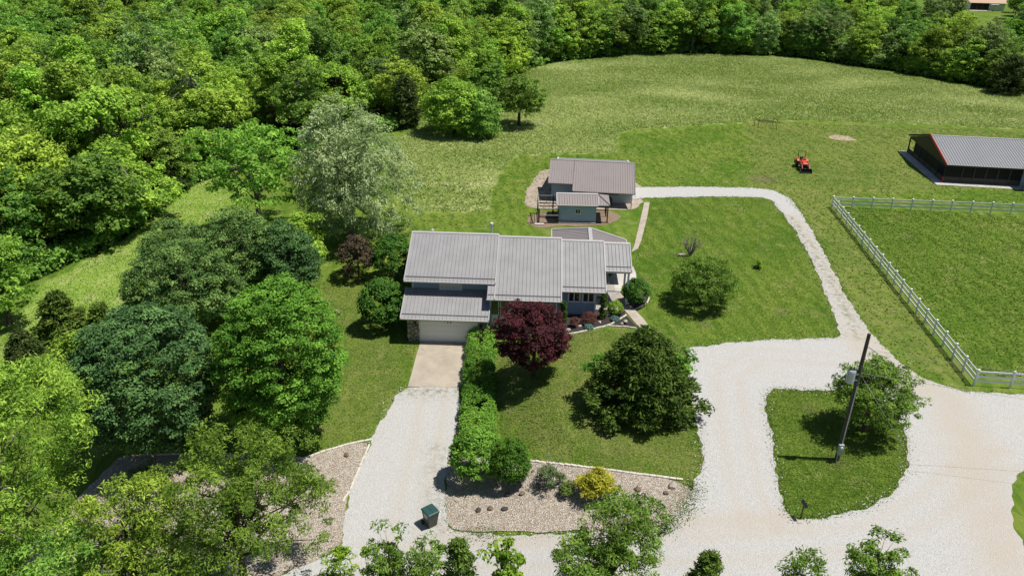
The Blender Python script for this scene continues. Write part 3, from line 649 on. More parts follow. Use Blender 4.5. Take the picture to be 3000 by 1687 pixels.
seam_roof(house, (16.02, 4.15, plane_z(4.15, .46)), (18.18, 4.15, plane_z(4.15, .46)), (16.02, rA, zA-.46), (18.18, rA, zA-.46), M['roof'])
for u0, u1, dr in ((-0.42, 6.98, 0), (7.0, 12.34, .17), (12.4, 15.95, .33), (16.02, 18.18, .46)):
    wb = 12.3 if u1 < 17 else 10.2
    back_slope(house, (u0, wb, zA-dr-.42*(wb-rA)), (u1, wb, zA-dr-.42*(wb-rA)), (u0, rA+0.01, zA-dr-0.01), (u1, rA+0.01, zA-dr-0.01), M['roof'])
# middle: entry glazing, post, fieldstone
MB().box(6.6, 12.3, 1.3, 3.0, 1.0, 3.85).obj('entry_wall', M['blue'], house)
MB().box(6.6, 6.75, 0.9, 2.7, 0.9, 3.6).obj('entry_side_wall', M['blue'], house)
window(house, 6.68, 7.36, 2.10, 3.62, 1.1, nx=1, glass='glass_tan', frame=0.06)
window(house, 7.46, 8.14, 2.10, 3.62, 1.1, nx=1, glass=['wood_floor'], frame=0.06)
MB().box(6.62, 8.2, 1.05, 1.3, 1.0, 2.10).obj('entry_base', M['trim'], house)
MB().box(8.18, 8.32, 0.78, 0.92, 1.2, 3.70).obj('porch_post', M['trim'], house)
stone_wall(house, 8.3, 11.75, 1.3, 3.75, 1.12, 55, 8, depth=0.2)
window(house, 9.55, 10.40, 2.35, 3.25, 1.06, nx=1, ny=2, frame=0.08)
MB().box(11.75, 12.30, 1.10, 1.3, 1.2, 3.8).obj('blue_panel', M['blue'], house)
MB().tube([(11.95, 0.55, 3.62), (11.98, 0.95, 3.35), (11.98, 0.98, 2.45), (11.80, 0.80, 2.25)], 0.045, 8).obj('downspout', M['white'], house)
# right wing
lap_wall('front_wall', (12.3, 2.40), (15.2, 2.40), 1.3, 4.22, M['blue'], house)
lap_wall('side_wall', (15.2, 2.40), (15.2, 11.8), 1.3, 4.15, M['pale_and_sunlit'], house)  # same siding as the front, sunlight put into its paler colour
MB().box(12.3, 15.15, 2.45, 11.8, 1.0, 4.15).obj('wing_core', M['blue'], house)
gable_fill(house, 'gable', 15.1, [(2.45, 4.1), (11.8, 4.1), (rA, 6.15)], M['pale_and_sunlit'])
MB().box(15.12, 15.26, 2.34, 2.46, 1.4, 4.2).obj('corner_board', M['trim'], house)
MB().box(15.0, 15.12, 2.35, 2.41, 1.4, 4.2).obj('corner_board', M['blue'], house)
for a in (12.92, 14.09): window(house, a, a+1.04, 2.86, 3.98, 2.38, nx=2, frame=0.10, sash=0.09)
MB().box(12.3, 15.2, 2.33, 2.42, 1.2, 1.62).obj('base_trim', M['gutter'], house)
# bay on the right side with its own small roof
by = MB().prism([(15.2, 5.2), (16.25, 5.75), (16.25, 7.35), (15.2, 7.9)], 2, 1.9, 3.25).obj('bay', M['pale_and_sunlit'], house)
br = MB(); bz = 3.22; bt = 3.95
br.v = [(15.2, 4.95, bz), (16.55, 5.55, bz), (16.55, 7.55, bz), (15.2, 8.15, bz), (15.2, 6.55, bt), (15.2, 4.95, bz-.08), (16.55, 5.55, bz-.08), (16.55, 7.55, bz-.08), (15.2, 8.15, bz-.08)]
br.f = [(0, 1, 4), (1, 2, 4), (2, 3, 4), (0, 5, 6, 1), (1, 6, 7, 2), (2, 7, 8, 3), (5, 8, 7, 6), (0, 4, 3, 8, 5)]
bro = br.obj('bay_roof', M['roof'], house)
for (a, b) in (((15.2, 4.95), (16.55, 5.55)), ((16.55, 5.55), (16.55, 7.55))):
    for k in range(1, 6):
        f = k/6; e = (a[0]+(b[0]-a[0])*f, a[1]+(b[1]-a[1])*f, bz+0.02); t = (e[0]+(15.2-e[0])*0.7, e[1]+(6.55-e[1])*0.7, bz+(bt-bz)*0.7+0.02)
        MB().bar(e, t, 0.03, 0.05).obj('seam', M['roof_trim'], bro)
    MB().bar((a[0], a[1], bz), (b[0], b[1], bz), 0.07, 0.09).obj('eave_trim', M['white'], bro)
# porch roof on the right: posts and deck
for u, w in ((18.0, 4.45), (18.0, 6.8)):
    MB().box(u-0.08, u+0.08, w-0.08, w+0.08, 1.5, plane_z(w, .46)-0.12).obj('porch_post', M['trim'], house)
MB().box(16.05, 18.12, 4.28, 4.40, plane_z(4.3, .46)-0.36, plane_z(4.3, .46)-0.14).obj('porch_beam', M['trim'], house)
dkp = MB().box(15.25, 17.3, 3.3, 9.0, 1.5, 1.74).obj('deck', M['brown_wood'], house)
for k in range(14): MB().box(15.27+k*0.145, 15.27+k*0.145+0.135, 3.28, 9.02, 1.742, 1.775).obj('plank', M['deck'], dkp)
# flue on the back
fl = MB().tube([(6.3, 8.2, 6.0), (6.3, 8.2, 7.15)], 0.085, 10).obj('flue', M['galv'], house)
MB().tube([(6.3, 8.2, 7.15), (6.3, 8.2, 7.3)], 0.14, 10).obj('flue_cap', M['white'], fl)
MB().tube([(1.2, 7.6, 6.35), (1.2, 7.6, 6.72), (1.2, 7.6, 6.82)], [0.16, 0.16, 0.05], 10).obj('roof_vent', M['roof_trim'], house)
# rear wing with the hipped roof showing over the ridge
iH = house.matrix_basis.inverted() if False else (Matrix.Translation(house.location) @ Matrix.Rotation(HA, 4, 'Z')).inverted()
def hl(px, py, z): q = iH @ Vector(P(px, py, z)); return q
K = hl(1728, 668, 5.15); LR = hl(1616, 672, 4.1); RR = hl(1834, 703, 4.1)
KF = Vector((K.x-0.1, K.y-5.0, 5.15)); LF_ = Vector((LR.x-0.05, K.y-5.0, 4.1)); RF = Vector((RR.x-0.05, K.y-5.0, 4.1))
rw = MB(); th = Vector((0, 0, -0.12))
rw.v = [tuple(q) for q in (LR, K, KF, LF_, RR, RF)]+[tuple(q+th) for q in (LR, K, KF, LF_, RR, RF)]
rw.f = [(0, 3, 2, 1), (1, 2, 5, 4), (6, 7, 8, 9), (7, 10, 11, 8), (0, 6, 9, 3), (4, 5, 11, 10), (0, 1, 7, 6), (1, 4, 10, 7), (2, 3, 9, 8), (5, 2, 8, 11)]
rwo = rw.obj('rear_roof', M['roof_brown'], house)
for side, (A_, B_) in (('l', (LR, LF_)), ('r', (RR, RF))):
    for k in range(1, 15):
        f = k/15; e = A_.lerp(B_, f); t = K.lerp(KF, f)
        MB().bar(e+Vector((0, 0, .02)), t+Vector((0, 0, .02)), 0.03, 0.05).obj('seam', M['roof_trim'], rwo)
MB().bar(K+Vector((0, 0, .04)), KF+Vector((0, 0, .04)), 0.34, 0.05).obj('ridge_cap', M['roof_trim'], rwo)
MB().bar(K+Vector((0, 0, .03)), LR+Vector((0, 0, .03)), 0.22, 0.05).obj('hip_cap', M['roof_trim'], rwo)
MB().bar(K+Vector((0, 0, .03)), RR+Vector((0, 0, .03)), 0.22, 0.05).obj('hip_cap', M['roof_trim'], rwo)
MB().bar(LR, LF_, 0.10, 0.12).obj('gutter', M['roof_trim'], rwo); MB().bar(RR, RF, 0.10, 0.12).obj('gutter', M['roof_trim'], rwo)
MB().box(LR.x+0.4, RR.x-0.9, 11.5, min(K.y, RR.y)-0.9, 1.5, 3.95).obj('rear_wing_wall', M['blue'], house)

# ------------------------------------------------------------------ the workshop behind
ws = thing('workshop', 'grey roofed workshop with a deep front eave behind the small blue shed', 'workshop', (4.27, 85.0, PLAT), R_(-5))
zr, ze = 5.3-PLAT, 4.0-PLAT
MB().box(0, 9.1, 0.05, 8.2, -0.3, 2.3).obj('wall', M['pale_and_sunlit'], ws)
lap_wall('front_wall', (0, 0), (2.75, 0), -0.1, 2.32, M['blue'], ws)
lap_wall('porch_wall', (2.75, 0), (9.1, 0), -0.1, 2.2, M['pale_and_sunlit'], ws)
gable_fill(ws, 'gable', 0.02, [(0.05, 2.25), (8.2, 2.25), (4.2, 3.45)], M['blue']); gable_fill(ws, 'gable', 9.0, [(0.05, 2.25), (8.2, 2.25), (4.2, 3.45)], M['pale_and_sunlit'])
s_ = 0.30
def wz(w): return zr-s_*(4.1-w)
seam_roof(ws, (-0.35, -0.45, wz(-.45)), (2.45, -0.45, wz(-.45)), (-0.35, 4.1, zr), (2.45, 4.1, zr), M['roof_brown'], guard=False, pitch_w=0.27, trim='roof_brown')
seam_roof(ws, (2.45, -1.75, wz(-1.75)), (9.35, -1.75, wz(-1.75)), (2.45, 4.1, zr), (9.35, 4.1, zr), M['roof_brown'], guard=False, pitch_w=0.27, trim='roof_brown')
back_slope(ws, (0.35, 8.7, zr-.245*4.6), (8.9, 8.7, zr-.245*4.6), (0.35, 4.12, zr-.005), (8.9, 4.12, zr-.005), M['roof_cool'])
for u in (0.38, 8.8): MB().bar((u, 8.7, zr-.245*4.6+.05), (u, 5.2, zr-.25), 0.16, 0.06).obj('rake_trim', M['white'], ws)
MB().box(2.5, 2.6, -1.6, -1.5, -0.1, wz(-1.55)-0.1).obj('porch_post', M['blue'], ws); MB().box(9.0, 9.1, -1.6, -1.5, -0.1, wz(-1.55)-0.1).obj('porch_post', M['trim'], ws)
MB().box(6.5, 7.5, -0.06, 0.0, 1.35, 1.95).obj('window', M['glass'], ws)
MB().box(3.0, 3.8, -0.05, 0.0, -0.1, 1.9).obj('door', M['barn_dark'], ws)
lad = thing('ladder', 'dark ladder hung flat on the white wall of the workshop porch', 'ladder', (ws.location.x, ws.location.y, PLAT), R_(-5))
for z in (1.32, 1.05): MB().box(4.9, 7.6, -0.16, -0.10, z, z+0.06).obj('rail', M['black'], lad)
for k in range(9): MB().box(5.0+k*0.31, 5.04+k*0.31, -0.15, -0.11, 1.11, 1.32).obj('rung', M['black'], lad)
bar_ = thing('barrel', 'black barrel standing under the workshop eave', 'barrel', (10.75, 83.3, PLAT))
MB().tube([(0, 0, 0), (0, 0, 0.06), (0, 0, 0.5), (0, 0, 0.94), (0, 0, 1.0)], [0.27, 0.29, 0.33, 0.29, 0.26], 14).obj('body', M['black'], bar_)
for z in (0.25, 0.72): MB().tube([(0, 0, z-.02), (0, 0, z+.02)], 0.335, 14).obj('hoop', M['gutter'], bar_)
# stove/grill by the porch
# ------------------------------------------------------------------ the small blue shed and its deck
sh = thing('garden_shed', 'small teal blue shed with one window and a porch roof hipped at its right end', 'shed', (4.84, 78.0, PLAT), 0)
MB().box(0.06, 3.85, 0.06, 2.85, 0.15, 1.95).obj('core', M['shed_blue'], sh)
lap_wall('front_wall', (0, 0), (3.9, 0), 0.15, 2.0, M['shed_blue'], sh, 0.14); lap_wall('side_wall', (3.9, 0), (3.9, 2.9), 0.15, 2.0, M['pale_and_sunlit'], sh, 0.14); lap_wall('side_wall', (0, 2.9), (0, 0), 0.15, 2.0, M['shed_blue'], sh, 0.14)  # right wall takes the paler siding: sunlight painted into the blue
for u in (0.0, 3.84): MB().box(u-0.03, u+0.09, -0.045, 0.0, 0.15, 2.0).obj('corner_board', M['shed_blue'], sh)
window(sh, 1.68, 2.28, 1.0, 1.6, -0.02, nx=2, frame=0.07, mat='white')
for w in (0.15, 2.6): MB().box(-0.05, 3.95, w, w+0.15, 0.0, 0.15).obj('skid', M['brown_wood'], sh)
MB().box(-0.05, 3.9, -0.36, -0.22, 0.0, 0.14).obj('sill_beam', M['grey_wood'], sh)
zt = 2.08; zrd = 2.78
seam_roof(sh, (-0.28, -0.25, zt), (4.1, -0.25, zt), (-0.28, 1.45, zrd), (4.1, 1.45, zrd), M['roof_brown'], guard=False, pitch_w=0.275, trim='roof_trim')
hp = MB(); hp.v = [(4.1, -0.25, zt), (5.35, -0.25, zt), (5.5, 3.15, zt), (4.1, 1.45, zrd), (4.1, 3.15, zt), (4.1, -0.25, zt-.1), (5.35, -0.25, zt-.1), (5.5, 3.15, zt-.1), (4.1, 3.15, zt-.1)]
hp.f = [(0, 1, 3), (1, 2, 3), (2, 4, 3), (0, 5, 6, 1), (1, 6, 7, 2), (5, 8, 7, 6), (2, 7, 8, 4), (0, 3, 4, 8, 5)]
hpo = hp.obj('hip_roof', M['roof_brown'], sh)
for k in range(1, 5): MB().bar((4.1+k*0.275, -0.25, zt+.02), (4.1+k*0.275, -0.25+1.7*(1-k*0.275/1.3), zt+.02+0.7*(1-k*0.275/1.3)), 0.025, 0.04).obj('seam', M['roof_brown'], hpo)
MB().bar((4.1, 1.45, zrd+.02), (5.35, -0.25, zt+.02), 0.10, 0.04).obj('hip_cap', M['gutter'], hpo)
back_slope(sh, (-0.28, 3.15, zt), (4.1, 3.15, zt), (-0.28, 1.46, zrd-.005), (4.1, 1.46, zrd-.005), M['roof_brown'])
for u, w in ((5.15, 0.05), (5.2, 1.9), (5.25, 2.9)): MB().box(u-0.06, u+0.06, w-0.06, w+0.06, 0.0, zt-0.03).obj('porch_post', M['brown_wood'], sh)
MB().box(3.95, 5.3, 0.0, 0.1, 0.0, 0.12).obj('porch_sill', M['brown_wood'], sh)
MB().box(3.95, 5.3, 2.85, 2.95, 0.35, 0.45).obj('porch_rail', M['brown_wood'], sh)
dk = thing('timber_deck_frame', 'open brown and grey timber deck frame with railing left of the blue shed', 'deck', (4.84, 78.0, PLAT), 0)
for u, w in ((-2.15, -0.45), (-2.2, 2.6), (-0.55, 2.6), (-0.12, -0.2)): MB().box(u-0.07, u+0.07, w-0.07, w+0.07, 0.0, 1.62 if w < 0 else 2.1).obj('post', M['brown_wood'], dk)
for (a, b), m_ in ((((-2.15, -0.45, 1.62), (-0.1, -0.3, 1.62)), 'grey_wood'), (((-2.15, -0.45, 1.65), (-2.2, 2.6, 2.05)), 'grey_wood'), (((-2.2, 2.6, 2.05), (-0.2, 2.6, 2.05)), 'grey_wood'), (((-2.2, 2.6, 1.2), (-0.2, 2.6, 1.2)), 'brown_wood'), (((-2.15, 2.6, 0.85), (-0.2, 2.6, 0.85)), 'brown_wood'), (((-2.15, -0.45, 0.92), (-0.1, -0.4, 0.92)), 'grey_wood'), (((-2.15, -0.45, 0.06), (-0.1, -0.4, 0.06)), 'brown_wood'), (((-2.15, 1.2, 0.1), (-0.1, 1.2, 0.1)), 'brown_wood'), (((-2.15, -0.45, 0.3), (-2.2, 2.6, 0.3)), 'brown_wood')):
    MB().bar(a, b, 0.07, 0.10).obj('rail', M[m_], dk)
for u in (-1.3, -0.5): MB().bar((u, 2.6, 1.2), (u, 2.6, 2.05), 0.05).obj('baluster', M['grey_wood'], dk)
for u in (-3.0, -2.62): MB().bar((u, -0.55, 0.0), (u, -0.5, 1.05), 0.05).obj('step_rail_post', M['brown_wood'], dk)
for z in (0.05, 1.05): MB().bar((-3.0, -0.55, z), (-2.15, -0.45, z+0.05), 0.05).obj('step_rail', M['brown_wood'], dk)
MB().box(-2.6, -1.6, -1.0, -0.6, 0.02, 0.12).obj('stepping_slab', M['white_slab'], dk)

# ------------------------------------------------------------------ the screened barn on the right
bn = thing('screened_barn', 'dark screened barn with grey metal roof and red rake trim at the right edge', 'barn', (53.7, 94.35, PLAT), R_(-6.7))
LB = 26.0; DB = 13.4; ez = 2.5; rz_ = 4.35; rw_ = 6.7
MB().box(-1.1, LB, -1.35, DB+0.4, -0.25, 0.17).obj('slab', M['white_slab'], bn)
MB().box(0.1, LB, 0.1, DB-0.1, 0.15, 0.19).obj('floor', M['barn_dark'], bn)
seam_roof(bn, (-0.1, -0.35, ez), (LB, -0.35, ez), (-0.1, rw_, rz_), (LB, rw_, rz_), M['roof_cool'], guard=False, pitch_w=0.33, rake=False, trim='roof_cool', und='barn_dark')
back_slope(bn, (-0.1, DB+.35, ez), (LB, DB+.35, ez), (-0.1, rw_+.01, rz_-.005), (LB, rw_+.01, rz_-.005), M['roof_cool'])
MB().bar((-0.14, -0.4, ez+.0), (-0.14, rw_, rz_+.02), 0.10, 0.26).obj('rake_trim', M['red_trim'], bn)
MB().bar((-0.14, DB+.4, ez), (-0.14, rw_, rz_+.02), 0.10, 0.22).obj('rake_trim', M['barn_dark'], bn)
MB().box(-0.12, LB, -0.44, -0.36, ez-0.22, ez-0.02).obj('fascia', M['barn_dark'], bn)
gable_fill(bn, 'gable', -0.02, [(0.0, ez-0.35), (DB, ez-0.35), (DB, ez-0.1), (rw_, rz_-0.15), (0.0, ez-0.1)], M['barn_dark'], 0.06)
for k, u in enumerate((0, 2.1, 3.5, 4.9, 6.3, 7.7)):
    MB().box(u-0.05, u+0.05, -0.05, 0.07, 0.05, ez-0.1).obj('post', M['kick'], bn)
u_ = (0, 2.1, 3.5, 4.9, 6.3, 7.7, 9.0)
for a, b in zip(u_[:-1], u_[1:]):
    MB().box(a+0.05, b-0.05, 0.0, 0.03, 0.05, 0.85).obj('kick_panel', M['kick'], bn)
    MB().box(a+0.05, b-0.05, 0.01, 0.02, 0.85, ez-0.15).obj('screen', M['screen'], bn)
for k in range(7):
    w = k*DB/6
    MB().box(-0.05, 0.07, w-0.05, w+0.05, 0.05, ez-0.1).obj('post', M['barn_dark'], bn)
    if k < 6: MB().box(0.0, 0.03, w+0.05, w+DB/6-0.05, 0.05, 0.8).obj('kick_panel', M['kick'], bn)
    if 0 < k < 5: MB().box(0.01, 0.02, w+0.05, w+DB/6-0.05, 0.8, ez-0.3).obj('screen', M['screen'], bn)
for k in range(5): MB().box(k*3.2, k*3.2+0.1, DB-0.1, DB, 0.05, ez-0.1).obj('back_post', M['barn_dark'], bn)
MB().box(-0.07, 0.06, -0.08, 0.06, 0.05, 0.85).obj('corner_trim', M['red_trim'], bn)
MB().box(9.2, LB, 0.1, 6.0, 0.05, ez-0.1).obj('tack_room', M['blue'], bn)
# cross gable at the right with red trim, white door
cg = MB(); c0, c1, cm = 8.75, 15.0, 11.9; fr_ = -1.9; cz = rz_-0.25; e_ = ez+0.02
cg.v = [(c0, fr_, e_), (cm, fr_, cz), (c1, fr_, e_), (c0, -0.3, e_), (cm, 5.9, cz), (c1, -0.3, e_)]
cg.v += [(x, y, z-.1) for x, y, z in cg.v[:6]]
cg.f = [(0, 1, 4, 3), (1, 2, 5, 4), (6, 9, 10, 7), (7, 10, 11, 8), (0, 6, 7, 1), (1, 7, 8, 2), (0, 3, 9, 6), (2, 8, 11, 5), (3, 4, 10, 9), (4, 5, 11, 10)]
cgo = cg.obj('cross_gable_roof', M['roof_cool'], bn)
MB().bar((c0, fr_-.03, e_-.03), (cm, fr_-.03, cz-.03), 0.08, 0.2).obj('rake_trim', M['red_trim'], cgo); MB().bar((c1, fr_-.03, e_-.03), (cm, fr_-.03, cz-.03), 0.08, 0.2).obj('rake_trim', M['red_trim'], cgo)
for u in (9.0, 14.7): 
    MB().box(u-0.09, u+0.09, fr_+.15, fr_+.33, 0.9, e_-0.05).obj('porch_post', M['brown_wood'], bn); MB().box(u-0.2, u+0.2, fr_+.04, fr_+.44, 0.0, 0.95).obj('stone_base', M['stoneB'], bn)
window(bn, 10.4, 11.5, 0.05, 2.1, 0.1, nx=1, ny=2, frame=0.1, mat='white', glass=['pale_and_sunlit', 'glass'])

# ------------------------------------------------------------------ the far house beyond the trees
fh = G(2872, 31); fz = fh[2]
far = thing('far_house', 'far house with tan roof and dark screened porch at the top right edge', 'house', tuple(fh), R_(-4))
far.scale = (0.8, 0.8, 0.8); MB().box(-7.5, 10, 0, 9, -0.5, 3.2).obj('wall', M['far_white'], far); MB().box(-7.6, -7.45, -0.1, 9, -0.5, 3.0).obj('side_wall', M['far_blue'], far)
fr = MB().prism([(-0.8, 3.1), (9.8, 3.1), (4.5, 6.0)], 0, -8.2, 10.6).obj('roof', M['tan_roof'], far)
pc = MB().box(-4.6, 3.0, -0.4, -0.05, 0.0, 2.9).obj('screened_porch', M['screen'], far)
for u in (-4.6, -2.1, 0.4, 2.9): MB().box(u-0.08, u+0.08, -0.5, -0.38, 0, 2.9).obj('post', M['kick'], pc)
MB().box(-5.5, 3.5, -3.2, -0.4, -0.1, 0.12).obj('slab', M['white_slab'], far)
MB().box(3.2, 6.5, -2.5, -0.1, 2.6, 2.75).obj('awning', M['white'], far)

# ------------------------------------------------------------------ white three-rail fence
post_me = MB().box(-0.07, 0.07, -0.07, 0.07, -0.2, 1.36).mesh('post', bevel=0.008); post_me.materials.append(M['white'])
capm = MB(); capm.v = [(-.085, -.085, 0), (.085, -.085, 0), (.085, .085, 0), (-.085, .085, 0), (-.085, -.085, .03), (.085, -.085, .03), (.085, .085, .03), (-.085, .085, .03), (0, 0, .09)]
capm.f = [(3, 2, 1, 0), (0, 1, 5, 4), (1, 2, 6, 5), (2, 3, 7, 6), (3, 0, 4, 7), (4, 5, 8), (5, 6, 8), (6, 7, 8), (7, 4, 8)]
cap_me = capm.mesh('cap'); cap_me.materials.append(M['white'])
rail_me = MB().box(0, 1, -0.025, 0.025, -0.07, 0.07).mesh('rail', bevel=0.006); rail_me.materials.append(M['white'])
def fence(label, a, b, n, tall_first=False, skip_first=False, ball=False):
    a = np.array(a); b = np.array(b); t = thing('rail_fence', label, 'fence', (a[0], a[1], a[2]), group='white paddock fence runs')
    for i in range(n+1):
        p = a+(b-a)*i/n-a; z = landf(a[0]+p[0], a[1]+p[1])-a[2]
        if not (i == 0 and skip_first):
            po = put('post', post_me, None, t, loc=(p[0], p[1], z), rot=(random.Random(i*7+n).uniform(-.02, .02), random.Random(i*5+n).uniform(-.02, .02), math.atan2(b[1]-a[1], b[0]-a[0])))
            put('cap', cap_me, None, po, loc=(0, 0, 1.36))
        if i < n:
            q = a+(b-a)*(i+1)/n-a; z2 = landf(a[0]+q[0], a[1]+q[1])-a[2]; d = q-p; ln = math.hypot(d[0], d[1])
            for h in (0.42, 0.80, 1.18):
                r = put('rail', rail_me, None, t, loc=(p[0], p[1], z+h), rot=(0, -math.atan2(z2-z, ln), math.atan2(d[1], d[0]))); r.scale = (ln, 1, 1)
    return t
fc = G(2852, 1130); ff = G(2437, 608); fr0 = G(2996, 630); fr1 = ff+(fr0-ff)*1.35
f_near = fc+(G(2951, 1136)-fc)/np.linalg.norm(G(2951, 1136)-fc)*2.5*6
fence('white three-rail fence run slanting from the far corner down along the gravel lane', ff, fc, 20)
fence('white three-rail fence run along the far side of the paddock below the dark barn', ff, fr1, 13, skip_first=True)
fence('white three-rail fence run at the near right corner of the paddock', fc, f_near, 6, skip_first=True)
gt = ff+(fc-ff)*0.11; dd = (fc-ff)/np.linalg.norm(fc-ff)

# ------------------------------------------------------------------ utility pole, mailbox, bin, tractor, rack
pb = G(2451, 1346); ptop = 8.9
pole = thing('utility_pole', 'dark wooden utility pole with grey transformer and meter box on the grass island', 'pole', tuple(pb))
MB().tube([(0, 0, -0.3), (0.03, 0, 3), (0.06, 0, ptop)], [0.15, 0.13, 0.10], 12).obj('shaft', M['pole'], pole)
tr_ = MB().tube([(-0.42, -0.05, 5.65), (-0.42, -0.05, 5.72), (-0.42, -0.05, 6.42), (-0.42, -0.05, 6.5)], [0.20, 0.24, 0.24, 0.20], 14).obj('transformer', M['galv'], pole)
MB().box(-0.25, 0.0, -0.10, 0.0, 5.8, 5.9).box(-0.25, 0.0, -0.10, 0.0, 6.2, 6.3).obj('bracket', M['galv'], tr_)
for dx in (-0.1, 0.1): MB().tube([(-0.42+dx, -0.05, 6.5), (-0.42+dx, -0.05, 6.62), (-0.42+dx, -0.05, 6.72)], [0.035, 0.05, 0.02], 8).obj('bushing', M['gutter'], tr_)
mbx = MB().box(-0.20, 0.10, -0.36, -0.16, 0.62, 1.35).obj('meter_box', M['galv'], pole)
MB().tube([(-0.05, -0.36, 1.15), (-0.05, -0.43, 1.15)], 0.09, 10).obj('meter', M['white'], mbx)
MB().tube([(-0.12, -0.20, -0.1), (-0.12, -0.20, 0.62)], 0.04, 8).obj('conduit', M['galv'], pole); MB().tube([(0.0, -0.18, 1.35), (0.05, -0.16, 5.4)], 0.03, 8).obj('riser', M['galv'], pole)
MB().tube([(0.06, 0.1, 7.9), (0.30, 0.1, 7.95), (0.8, 0.1, 7.6)], 0.03, 6).obj('insulator', M['wire'], pole)
def wire(label, pts, sag=0.6, r=0.012, name='overhead_wire'):
    a = Vector(pts[0]); b = Vector(pts[1]); q = [a.lerp(b, i/14)-Vector((0, 0, sag*4*(i/14)*(1-i/14))) for i in range(15)]
    o = MB().tube(q, r, 5).obj(name, M['wire']); tag(o, label, 'wire'); return o
MB().tube([(0.07, 0, 6.3), tuple(np.array(G(2660, 1332))-pb)], 0.012, 5).obj('guy_wire', M['wire'], pole)
pv = Vector(pb)
wire('thin overhead wire running right from the utility pole over the small tree', (pv+Vector((0.1, 0, 6.3)), (60, 36, 6.0)), 0.9, 0.009)
wire('thin overhead wire running from the utility pole to the far right above the lane', (pv+Vector((0.5, 0.1, 7.75)), (70, 30, 9.0)), 0.6, 0.008)
pm_ = G(2346, 1518)
mbox = thing('mailbox', 'black mailbox on a thin post at the tip of the grass island', 'mailbox', tuple(pm_), R_(8))
MB().box(-0.03, 0.03, -0.03, 0.03, -0.2, 0.98).obj('post', M['iron'], mbox)
mm = MB().prism([(-0.085, 0.98), (0.085, 0.98), (0.085, 1.10), (0.065, 1.16), (0.0, 1.185), (-0.065, 1.16), (-0.085, 1.10)], 1, -0.27, 0.20).obj('box', M['black'], mbox)
MB().box(-0.075, 0.075, -0.282, -0.272, 0.99, 1.15).obj('door', M['black'], mm); MB().box(0.086, 0.094, -0.1, -0.05, 1.05, 1.22).obj('flag', M['gutter'], mm)
bb = G(1262, 1536)
can = thing('wheelie_bin', 'dark green lidded wheelie bin standing on the gravel driveway', 'bin', tuple(bb), R_(38))
def frustum(w0, d0, w1, d1, z0, z1, off=0):
    m = MB(); m.v = [(-w0, -d0, z0), (w0, -d0, z0), (w0, d0, z0), (-w0, d0, z0), (-w1, -d1+off, z1), (w1, -d1+off, z1), (w1, d1+off, z1), (-w1, d1+off, z1)]
    m.f = [(3, 2, 1, 0), (4, 5, 6, 7), (0, 1, 5, 4), (1, 2, 6, 5), (2, 3, 7, 6), (3, 0, 4, 7)]; return m
put('body', frustum(0.26, 0.28, 0.36, 0.40, 0.05, 1.02).mesh('body', bevel=0.03), M['bin_body'], can)
ld = put('lid', frustum(0.40, 0.44, 0.36, 0.40, 1.02, 1.12).mesh('lid', bevel=0.025), M['bin'], can)
MB().box(-0.02, 0.02, -0.36, 0.36, 1.118, 1.135).obj('lid_rib', M['bin'], ld); MB().bar((-0.3, 0.47, 1.0), (0.3, 0.47, 1.0), 0.04).obj('handle', M['bin_body'], can)
for u in (-0.33, 0.33): MB().tube([(u-0.04, 0.34, 0.14), (u+0.04, 0.34, 0.14)], 0.14, 14).obj('wheel', M['tyre'], can)
MB().box(-0.36, -0.335, -0.22, 0.12, 0.72, 0.98).obj('sticker', M['label'], can)

tp = G(2352, 497)
tk = thing('tractor', 'orange red compact tractor with front loader bucket on the mown grass', 'tractor', tuple(tp), R_(-4))
tk.scale = (0.86, 0.86, 0.86)   # local frame: front towards -y
MB().box(-0.32, 0.32, -0.9, 1.7, 0.45, 0.75).obj('chassis', M['black'], tk)
hd = put('hood', MB().prism([(-0.95, 0.75), (-0.95, 1.12), (-0.8, 1.24), (0.55, 1.34), (0.55, 0.75)], 0, -0.36, 0.36).mesh('hood', bevel=0.04), M['orange'], tk)
MB().box(-0.28, 0.28, -0.985, -0.955, 0.80, 1.08).obj('grille', M['black'], hd)
for u in (-0.22, 0.22): MB().box(u-0.07, u+0.07, -0.99, -0.958, 1.09, 1.15).obj('headlight', M['white'], hd)
MB().box(-0.34, 0.34, 0.55, 0.75, 0.8, 1.45).obj('dashboard', M['orange'], tk)
MB().tube([(0, 0.8, 1.45), (0, 0.92, 1.55)], 0.03, 6).obj('steering_column', M['black'], tk)
MB().tube([(0.19*math.cos(a), 0.95+0.16*math.sin(a), 1.57+0.09*math.sin(a)) for a in np.linspace(0, 2*math.pi, 17)], 0.02, 6).obj('steering_wheel', M['black'], tk)
st_ = MB().box(-0.26, 0.26, 1.15, 1.65, 0.95, 1.08).obj('seat', M['gutter'], tk); MB().box(-0.25, 0.25, 1.6, 1.72, 1.08, 1.5).obj('seat_back', M['gutter'], st_)
def wheel(par, x, y, r, w):
    t = MB().tube([(x-w/2, y, r), (x-w/2+0.04, y, r), (x+w/2-0.04, y, r), (x+w/2, y, r)], [r*0.9, r, r, r*0.9], 20).obj('tyre', M['tyre'], par)
    MB().tube([(x-w/2-0.012, y, r), (x+w/2+0.012, y, r)], r*0.5, 14).obj('rim', M['orange'], t)
